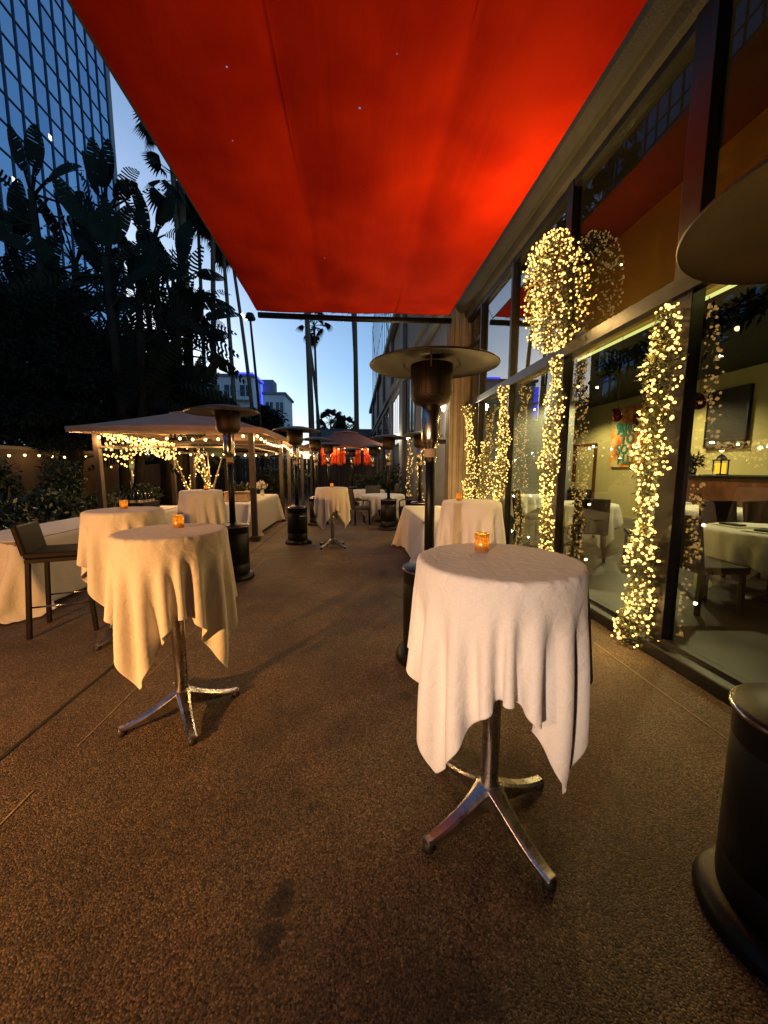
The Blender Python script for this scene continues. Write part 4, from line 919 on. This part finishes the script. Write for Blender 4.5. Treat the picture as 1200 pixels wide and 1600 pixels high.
def lit_tree(label, x, y, seed, h=2.3, n=130):
    t = thing('lit_tree', label, 'tree', (x, y, .06), 0, 'small trees wrapped in fairy lights'); rg = random.Random(seed)
    mb = MB(); pts = []
    for k in range(7):
        a = rg.uniform(0, 6.28); r1 = rg.uniform(.3,.8); p = [Vector((0,0,0)), Vector((r1*.15*math.cos(a), r1*.15*math.sin(a), h*.35)), Vector((r1*.6*math.cos(a), r1*.6*math.sin(a), h*.72)), Vector((r1*math.cos(a), r1*math.sin(a), h*rg.uniform(.85,1.05)))]
        mb.tube(p, [.045,.03,.018,.006], 6)
        for i in range(n//7):
            u = rg.uniform(.25, 2.95); i0 = int(u); q = p[i0].lerp(p[i0+1], u-i0); pts.append((q.x+rg.uniform(-.05,.05), q.y+rg.uniform(-.05,.05), q.z+rg.uniform(-.04,.04)))
    mb.build('trunk', 'trunk_pale', t); v_, f_ = leaves(500, blob((0,0,h*.9), (.8,.8,.35)), .12, .3, seed=seed); m4 = MB(); m4.add(v_, f_); m4.build('crown', 'leaf_dark', t)
    add_bulbs(t, pts, FMID); point((.2,-.4,h*.6), 10, (1,.6,.2), .1, t)
lit_tree('small tree wrapped in lights seen through the gazebo at left', -6.6, 11.6, 4)
lit_tree('small tree wrapped in lights behind the middle of the gazebo', -5.4, 12.6, 5, 2.5, 200)
lit_tree('small tree wrapped in lights behind the cream table', -4.5, 12.0, 6, 2.4, 180)

# ------------------------------------------------------------------ gazebos
def gazebo(label, x0, x1, y0, y1, eave, peak, roofm, group, vent=True):
    cx, cy = (x0+x1)/2, (y0+y1)/2; t = thing('gazebo', label, 'gazebo', (cx, cy, 0), 0, group); w, l = (x1-x0)/2, (y1-y0)/2
    for sx in (-1,1):
        for sy in (-1,1):
            mb = MB(); mb.box((sx*w, sy*l, eave/2), (.10,.10,eave-.02)); mb.box((sx*w, sy*l, .05), (.16,.16,.1)); mb.build('post', 'post_brown', t, .005)
    mb = MB(); zb = eave-.07
    for sy in (-1,1): mb.box((0, sy*l, zb), (2*w-.1,.05,.09)); 
    for sx in (-1,1): mb.box((sx*w, 0, zb), (.05,2*l-.1,.09))
    for sy in (-1,1):
        mb.box((0, sy*l, eave-.36), (2*w-.1,.03,.03))
    for sx in (-1,1): mb.box((sx*w, 0, eave-.36), (.03,2*l-.1,.03))
    mb.build('frame', 'post_brown', t)
    def hip(name, ox, oy, z0, z1, topf, val, zz=0):
        mb = MB(); n = 14; vs = []; ring = []
        seg = 12
        per = []
        for k in range(4):
            c0 = [(-1,-1),(1,-1),(1,1),(-1,1)][k]; c1 = [(-1,-1),(1,-1),(1,1),(-1,1)][(k+1)%4]
            for i in range(seg): u = i/seg; per.append((c0[0]+(c1[0]-c0[0])*u, c0[1]+(c1[1]-c0[1])*u, math.sin(PI*u)))
        for j in range(n+1):
            s_ = 1-(1-topf)*j/n
            for (a, b_, sg) in per:
                z = z0+(z1-z0)*(j/n)**1.12 - .0
                inn = 1-.05*sg*(1-j/n)
                vs.append((a*ox*s_*inn, b_*oy*s_*inn, z + (.05*sg*(1-j/n) if z1 > z0 else 0)))
        P_ = len(per); fs = [(j*P_+i, j*P_+(i+1)%P_, (j+1)*P_+(i+1)%P_, (j+1)*P_+i) for j in range(n) for i in range(P_)]
        if val:
            o = len(vs)
            for i in range(P_): vx_ = vs[i]; vs.append((vx_[0]*.995, vx_[1]*.995, vx_[2]-val))
            fs += [(i, o+i, o+(i+1)%P_, (i+1)%P_) for i in range(P_)]
        mb.add(vs, fs, False); o = mb.build(name, roofm, t); md = o.modifiers.new('t', 'SOLIDIFY'); md.thickness = .006; return o
    hip('roof', w+.32, l+.32, eave-.02, peak-.12, .2, .10)
    if vent: hip('roof_vent', w*.36, l*.36, peak-.16, peak, .03, .03)
    return t
gazebo('nearest gazebo with tan cloth roof, lit from inside, at the left', -4.85, -2.0, 7.5, 10.4, 2.22, 2.80, 'roof_tan', 'patio gazebos')
gazebo('second tan gazebo behind the nearest one', -4.85, -2.0, 11.6, 14.5, 2.22, 2.80, 'roof_tan', 'patio gazebos')
rg_ = gazebo('distant gazebo with reddish roof and orange curtains at the end', -2.0, 1.25, 17.4, 20.4, 2.5, 3.35, 'roof_red', 'patio gazebos')
def curtain(label, x0, x1, y, z0, z1, seed):
    mb = MB(); n = 60; vs = []; rg = random.Random(seed)
    for i in range(n+1):
        u = i/n; x = x0+(x1-x0)*u; yy = y+.05*math.sin(u*50)+.03*math.sin(u*23+seed)
        for j in range(7): v = j/6; vs.append((x-x0, yy-y+.02*v*math.sin(u*31), z1-(z1-z0)*v*(1+.05*math.sin(u*17+seed))-z0))
    fs = [(i*7+j, (i+1)*7+j, (i+1)*7+j+1, i*7+j+1) for i in range(n) for j in range(6)]
    mb.add(vs, fs, True); o = mb.build('orange_curtain', 'curtain_orange'); o.location = (x0, y, z0)
    md = o.modifiers.new('t', 'SOLIDIFY'); md.thickness = .006
    tag(o, label, 'curtain', 'short orange curtains in the distant gazebo'); return o
curtain('left and wider orange curtain in the distant gazebo', -1.55, -.42, 17.52, 1.62, 2.42, 1)
curtain('narrow orange curtain right of the gap in the distant gazebo', -.12, .28, 17.52, 1.62, 2.42, 2)
curtain('rightmost orange curtain in the distant gazebo', .42, .92, 17.52, 1.6, 2.42, 3)

# ------------------------------------------------------------------ garden walls, fences, far buildings
gw = thing('garden_wall', 'low tan stucco garden wall behind the shrubs at the left', 'wall', (-8.2, 9, 0))
mb = MB(); mb.box((0,3,.95), (.25,26,1.9)); mb.build('wall_body', 'stucco', gw); mb = MB(); mb.box((0,3,1.94), (.33,26,.08)); mb.build('coping', 'concrete', gw)
fw = thing('end_fence', 'dark wooden fence closing the far end of the patio', 'fence', (-2, 21.5, 0))
mb = MB()
for i in range(70): mb.box((-6+i*.2, rnd.uniform(-.01,.01), 1.0), (.18,.03,2.0+rnd.uniform(-.02,.02)))
mb.build('boards', 'hedge_wall', fw); mb = MB(); mb.box((0,.04,1.7),(14,.04,.1)); mb.box((0,.04,.4),(14,.04,.1)); mb.build('rail', 'dark_wood', fw)
def windowed(name, label, c, d, m, rows, cols, wm='dark_glass', neon=False):
    t = thing(name, label, 'building', (c[0], c[1], 0)); w, l, h = d
    mb = MB(); mb.box((0, l/2, h/2), (w, l, h)); mb.build('wall', m, t)
    mb = MB(); mb.box((0, l/2, h+.2), (w+.6, l+.6, .4)); mb.build('roof', 'grey_paint', t)
    for r_ in range(rows):
        for k in range(cols):
            x = -w/2+(k+.5)*w/cols; z = h-(r_+.5)*3.4-.4
            mb = MB(); mb.box((x, -.02, z), (w/cols*.7, .06, 1.7)); o = mb.build('window', wm, t)
            mb = MB(); mb.box((x, -.07, z), (.12, .06, 1.7)); mb.box((x, -.07, z+.9), (w/cols*.74,.06,.1)); mb.build('window_frame', 'white_paint', o)
        mb = MB(); mb.box((0, -.7, h-(r_+1)*3.4-.2), (w, 1.4, .25)); mb.build('balcony', m, t)
        mb = MB()
        for k in range(int(w*1.2)): mb.box((-w/2+k/1.2+.2, -1.35, h-(r_+1)*3.4+.4), (.06,.05,1.0))
        mb.box((0,-1.35,h-(r_+1)*3.4+.95),(w,.07,.07)); mb.build('railing', 'grey_paint', t)
    return t
ho = windowed('hotel_building', 'white hotel with blue neon outline rising behind the palms', (-20.7, 62), (9.6, 5, 15.8), 'white_paint', 3, 4)
for c_, d_ in (((4.9,5.2,8.2),(.25,.25,15.6)),((3.2,-.4,16.3),(3.6,.2,.2)),((5.15,2.4,16.1),(.2,5.6,.2)),((-5.0,-.1,12.5),(.5,.3,5))): mb = MB(); mb.box(c_, d_); mb.build('neon_strip', 'neon', ho)
mb = MB(); mb.box((5.6,7.5,8.4),(2.2,3,16.8)); mb.build('stair_tower', 'grey_paint', ho)
lb = windowed('low_building', 'low pale building right of the neon hotel', (-13.5, 66), (3.4, 8, 13.9), 'white_paint', 2, 2)
gb = thing('grey_block', 'plain grey flat roofed block closing the view behind the red gazebo', 'building', (-1.5, 46, 0))
mb = MB(); mb.box((0,4,3.05),(7.6,8,6.1)); mb.build('wall', 'grey_paint', gb); mb = MB(); mb.box((0,4,6.16),(7.8,8.2,.12)); mb.build('roof', 'concrete_grey', gb)
rw = thing('rear_sky_blocker', 'plain dark wall added behind the photographer to block sky light', 'building', (-2.0, -5.2, 0))  # unseen wall, added to darken the foreground by shutting out sky
mb = MB(); mb.box((0,0,3.5),(14,.3,7)); mb.build('wall', 'beam_concrete', rw); mb = MB(); mb.box((0,.05,7.05),(14.2,.5,.12)); mb.build('coping', 'concrete_grey', rw)
# glass office tower
tw = thing('office_tower', 'tall blue mirrored glass office tower at the upper left', 'building', (-27, 48.5, 0))
mb = MB(); mb.box((-9, -22, 32), (18, 44, 64)); mb.build('curtain_wall', 'tower_glass', tw)
mb = MB()
for i in range(30): mb.box((.03, -.1-i*1.5, 32), (.12,.13,64))
for k in range(28): mb.box((.025, -22, 1.0+k*2.27), (.10,44,.11))
mb.build('mullions', 'tower_frame', tw)
mb = MB(); mb.box((-.3,.35,32),(.7,.7,64)); mb.build('corner_trim', 'tower_corner', tw)
for (yy, zz) in ((-9.2,31.0),(-13.6,24.4),(-3.2,22.0)):
    mb = MB(); mb.box((.01, yy, zz), (.03,.5,.35)); mb.build('lit_window', 'sconce_glow', tw)

# ------------------------------------------------------------------ palms and trees
def fan_palm(name, label, x, y, h, lean, tr, seed, cr=1.9, group='tall fan palms', nfr=26, trunkm='trunk'):
    t = thing(name, label, 'palm tree', (x, y, 0), 0, group); rg = random.Random(seed)
    mb = MB(); pts = []; rad = []
    for i in range(13):
        u = i/12; pts.append((lean[0]*(u**1.6), lean[1]*u, h*u)); rad.append(tr*(1.15-.45*u))
    mb.tube(pts, rad, 10); mb.build('trunk', trunkm, t)
    top = Vector(pts[-1]); mb = MB()
    for k in range(nfr):
        az = rg.uniform(0, 2*PI); el = rg.uniform(-1.1, 1.35); ln_ = cr*rg.uniform(.45,.6)
        d = Vector((math.cos(az)*math.cos(el), math.sin(az)*math.cos(el), math.sin(el)))
        p1 = top+d*ln_; sd = (Matrix.Rotation(rg.uniform(-1.1,1.1), 3, d) @ d.cross(Vector((0,0,1))).normalized()); up = sd.cross(d)
        mb.tube([top, top.lerp(p1, .5)+Vector((0,0,.05)), p1], [.03,.02,.012], 4, False)
        nb = 13
        for q in range(nb):
            a = (q-(nb-1)/2)*.19; dd = (d*math.cos(a)+sd*math.sin(a)).normalized(); L2 = cr*.5*(1-.25*abs(a)); wd = .06*cr/1.9
            pm = p1+dd*L2*.6; pe_ = p1+dd*L2+Vector((0,0,-.32*L2)); nn = dd.cross(up).normalized()
            mb.add([p1, pm+nn*wd, pe_, pm-nn*wd], [(0,1,2,3)])
    mb.build('crown', 'leaf_palm', t); return t
def at(px, Y): return (px-554)/578*Y
def palm_through(label, low, high, Y, h, tr, seed, cr=1.9, nfr=26, group='tall fan palms'):
    x0, z0 = at2(*low, Y); x1, z1 = at2(*high, Y); k = (x1-x0)/(z1-z0)
    lean = k*h; bx = x0-k*z0
    return fan_palm('fan_palm', label, bx, Y, h, (lean, 0), tr, seed, cr, group, nfr)
palm_through('thick palm trunk rising behind the lone cocktail table', (485,650), (479,505), 25, 17, .19, 1)
palm_through('thin palm whose trunk crosses the thick one', (491,650), (480,560), 29, 19, .11, 2)
palm_through('palm with its whole crown visible just below the awning bar', (496,670), (492,545), 34, 13.7, .13, 3, 1.7)
palm_through('thick straight palm trunk right of the middle of the sky', (557,680), (554,505), 26, 18, .17, 4)
palm_through('thin palm leaning against the straight thick one', (556,660), (549,505), 31, 20, .10, 5)
palm_through('small far palm left of the pair over the grey block', (517,700), (517,650), 70, 9.9, .22, 6, 3.0, 64)
palm_through('small far palm right of the pair over the grey block', (541,700), (541,650), 78, 9.9, .22, 7, 2.8, 64)
palm_through('leftmost slim palm trunk in front of the neon hotel', (338,620), (334,390), 22, 15.5, .15, 10)
palm_through('slim palm trunk before the hotel balconies', (364,620), (350,420), 24, 16, .13, 11)
palm_through('leaning palm trunk before the neon corner', (388,630), (363,420), 25, 15.5, .12, 12)
palm_through('palm trunk at the edge of the dark foliage', (300,620), (290,420), 20, 15, .19, 14)
palm_through('slim palm rising out of the dark foliage', (322,620), (312,400), 26, 17.5, .13, 15)
palm_through('tallest palm with drooping fronds against the sky left of the awning', (292,560), (271,290), 20, 17.6, .16, 21, 1.6, 36)
# street lamp whose head shows under the awning corner
lx0, lz0 = at2(405, 640, 18); lx1, lz1 = at2(391, 500, 18)
lp_ = thing('street_lamp', 'dark street lamp with a small glowing head under the corner of the awning', 'street lamp', (lx0, 18, 0))
mb = MB(); mb.tube([(.05,0,0),(0,0,lz0),(lx1-lx0,0,lz1)], [.09,.07,.05], 8); mb.build('pole', 'black_metal', lp_)
mb = MB(); mb.lathe([(.001,.30),(.15,.26),(.24,.05),(.22,.0),(.001,-.02)], 18, (lx1-lx0,0,lz1+.02)); mb.build('lamp_head', 'black_metal', lp_)
mb = MB(); mb.bar((lx1-lx0-.36,-.02,lz1+.26),(lx1-lx0-.16,-.02,lz1-.02),.05,.10); mb.build('lamp_glow', 'sconce_glow', lp_)

def paddle_plant(label, x, y, spec, seed):
    t = thing('bird_of_paradise', label, 'plant', (x, y, 0), 0, 'giant bird of paradise plants'); rg = random.Random(seed)
    ms, ml = MB(), MB()
    for (sx, sy, h) in spec:
        b_ = Vector((sx*.35, sy*.35, 0)); tp = Vector((sx, sy, h*.8))
        ms.tube([b_, b_.lerp(tp, .5)+Vector((.1,0,0)), tp], [.13,.11,.08], 8)
        for k in range(34):
            az = (0 if k % 2 else PI)+rg.uniform(-.7,.7); tilt = rg.uniform(-.25, 1.45) if k > 3 else rg.uniform(1.1,1.5)
            s0 = tp-Vector((0,0,rg.uniform(0, h*.6 if k > 5 else .3)))
            d = Vector((math.cos(az)*math.cos(tilt), math.sin(az)*math.cos(tilt)*.7, math.sin(tilt))).normalized()
            pl = rg.uniform(.3,.9); ll = rg.uniform(.8,1.5); torn = rg.random() < .72 and k > 4
            w = rg.uniform(.17,.27); sd = d.cross(Vector((math.sin(az*3+k), math.cos(k*2.), .3))).normalized(); base_ = s0+d*pl
            ms.tube([s0, s0.lerp(base_,.6), base_], [.035,.028,.02], 5, False)
            nst = 12; prev = None; mid = []
            for i in range(nst+1):
                u = i/nst; p = base_+d*ll*u+Vector((0,0,-.45*ll*u*u*(1 if tilt < 1.0 else .25))); wv_ = w*math.sin(PI*min(1, .06+u*.94))**.6*(1-.15*u); mid.append((p, wv_))
            for i in range(nst):
                (p, a), (q, c) = mid[i], mid[i+1]
                for s_ in (1,-1):
                    gap = .4 if torn else (.12 if rg.random() < .25 else 0.0); dr = Vector((0,0,-rg.uniform(.0,.2)*a*2.0)) if torn else Vector((0,0,-.25*a))
                    q2 = p.lerp(q, 1-gap); ml.add([p, p+sd*s_*a+dr+d*.05, q2+sd*s_*(a*gap+c*(1-gap))+dr+d*.05, q2], [(0,1,2,3)])
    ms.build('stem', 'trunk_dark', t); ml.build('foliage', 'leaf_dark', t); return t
paddle_plant('dark giant bird of paradise at the left edge against the tower', -8.15, 11, [(0,0,10.6),(-.9,.4,9.4),(.7,.3,8.8),(-.3,.2,7.6),(-1.6,.3,10.2)], 1)
paddle_plant('dark giant bird of paradise with one upright leaf beside the tower edge', -7.0, 12, [(0,0,11.2),(.5,.6,9.2),(-.4,.5,8.4)], 2)
paddle_plant('dark giant bird of paradise against the sky left of the awning', -6.0, 12.5, [(0,0,10.4),(.5,.3,9.0),(-.5,.4,8.6),(.2,.6,7.2)], 3)
paddle_plant('ragged bird of paradise with feathery leaves before the palms', -5.75, 13, [(0,0,8.9),(.4,.2,7.4)], 4)
paddle_plant('lower bird of paradise filling the gap under the tower edge', -6.2, 10.5, [(0,0,8.4),(.6,.3,7.6)], 6)
def leafy_tree(label, x, y, h, bl, n, seed, size=.16, group='dark leafy trees behind the garden wall', trunk_r=.16):
    t = thing('leafy_tree', label, 'tree', (x, y, 0), 0, group); rg = random.Random(seed)
    mb = MB()
    mb.tube([(0,0,0),(.1,.05,h*.3),(0,.1,h*.55)], [trunk_r*1.2,trunk_r,trunk_r*.7], 9)
    for c, r in bl: mb.tube([(0,.05,h*.35),((c[0])*.5,c[1]*.5,(h*.35+c[2])*.5+.2),c], [trunk_r*.6,trunk_r*.35,.02], 6)
    mb.build('trunk', 'trunk_dark', t)
    small = []
    for c, r in bl:
        for k in range(9):
            a = rg.uniform(0,6.28); e_ = rg.uniform(-1,1); q = .75
            small.append(((c[0]+r[0]*q*math.cos(a)*math.sqrt(1-e_*e_), c[1]+r[1]*q*math.sin(a)*math.sqrt(1-e_*e_), c[2]+r[2]*q*e_), (r[0]*.42, r[1]*.42, r[2]*.36)))
        small.append((c, (r[0]*.6, r[1]*.6, r[2]*.6)))
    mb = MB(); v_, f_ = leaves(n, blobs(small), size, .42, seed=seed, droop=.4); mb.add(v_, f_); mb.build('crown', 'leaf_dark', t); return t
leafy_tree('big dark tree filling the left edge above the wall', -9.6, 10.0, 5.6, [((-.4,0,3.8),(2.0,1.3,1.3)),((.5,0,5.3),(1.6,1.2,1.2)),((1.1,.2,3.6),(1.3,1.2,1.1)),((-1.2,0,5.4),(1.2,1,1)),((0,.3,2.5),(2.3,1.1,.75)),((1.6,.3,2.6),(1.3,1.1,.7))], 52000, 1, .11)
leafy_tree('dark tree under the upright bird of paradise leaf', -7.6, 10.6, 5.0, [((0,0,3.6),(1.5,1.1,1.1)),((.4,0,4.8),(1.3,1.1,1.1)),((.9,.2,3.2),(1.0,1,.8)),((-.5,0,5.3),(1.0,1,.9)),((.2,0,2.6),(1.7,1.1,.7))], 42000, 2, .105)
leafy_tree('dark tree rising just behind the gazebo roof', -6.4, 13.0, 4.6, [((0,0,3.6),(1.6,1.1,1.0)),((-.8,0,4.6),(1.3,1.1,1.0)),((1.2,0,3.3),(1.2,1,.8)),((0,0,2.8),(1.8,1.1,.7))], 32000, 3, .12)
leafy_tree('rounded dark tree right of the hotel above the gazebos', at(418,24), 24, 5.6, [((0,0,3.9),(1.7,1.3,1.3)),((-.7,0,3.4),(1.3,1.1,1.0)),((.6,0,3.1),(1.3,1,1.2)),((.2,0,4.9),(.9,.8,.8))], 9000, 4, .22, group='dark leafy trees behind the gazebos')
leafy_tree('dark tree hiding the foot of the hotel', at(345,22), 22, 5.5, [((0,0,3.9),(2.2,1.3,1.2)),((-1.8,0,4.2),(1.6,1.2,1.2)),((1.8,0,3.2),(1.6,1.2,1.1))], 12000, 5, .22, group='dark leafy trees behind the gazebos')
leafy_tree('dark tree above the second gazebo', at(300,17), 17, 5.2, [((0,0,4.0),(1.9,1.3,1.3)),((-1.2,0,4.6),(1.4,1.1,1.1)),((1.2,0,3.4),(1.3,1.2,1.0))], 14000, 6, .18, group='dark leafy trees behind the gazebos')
def shrub(label, x, y, r, n, seed, size=.10, group='dark shrubs in the planting bed'):
    t = thing('shrub', label, 'shrub', (x, y, .05), 0, group); mb = MB()
    for k in range(5):
        a = k*1.3; mb.tube([(0,0,0),(r[0]*.4*math.cos(a), r[1]*.4*math.sin(a), r[2]*1.0)], [.02,.008], 5)
    mb.build('stem', 'trunk', t); mb = MB()
    rg = random.Random(seed); bl = [((rg.uniform(-.6,.6)*r[0], rg.uniform(-.6,.6)*r[1], r[2]*rg.uniform(.5,1.3)), (r[0]*.55, r[1]*.55, r[2]*.5)) for _ in range(8)]
    v_, f_ = leaves(n, blobs(bl), size, .4, seed=seed); mb.add(v_, f_); mb.build('foliage', 'leaf_hedge', t)
shrub('low dark shrub behind the left buffet cloth', -5.6, 6.2, (.9,.8,.55), 5000, 1)
shrub('low dark shrub beside the gazebo front post', -5.9, 7.9, (.9,.8,.65), 5000, 2)
shrub('dark shrub at the left edge behind the long buffet', -6.6, 6.0, (.9,.8,.7), 4500, 3)
shrub('dark shrub seen through the gazebo', -6.2, 10.4, (.8,.8,.6), 4000, 4)
shrub('dark shrub behind the flower buffet', -3.2, 16.0, (1.2,.6,.9), 4000, 5, .12)
shrub('dark bushy shrub behind the round dining tables', .6, 16.2, (1.2,.6,.75), 4500, 6, .12, 'dark shrubs at the far end')
shrub('dark shrub right of the distant gazebo', 1.6, 15.2, (.6,.6,.9), 2500, 7, .12, 'dark shrubs at the far end')

leafy_tree('dense dark tree added outside the frame on the left to block sky light', -7.6, 2.2, 6.0, [((0,0,4.2),(1.6,2.2,1.6)),((.3,-2,4.8),(1.5,1.8,1.5)),((0,1.6,3.4),(1.4,1.6,1.2)),((0,-3.6,4.2),(1.5,1.5,1.6))], 14000, 9, .22)  # unseen tree, added to cut the sky light from the left

for i_, (x_, y_, l_) in enumerate(((-7.3, 8.2, 'tall dark shrub against the garden wall at the left edge'),(-7.3, 9.8, 'tall dark shrub against the garden wall left of the gazebo'),(-7.2, 6.8, 'tall dark shrub at the near end of the garden wall'))):
    shrub(l_, x_, y_, (.55,.6,1.05), 5000, 40+i_, .09)
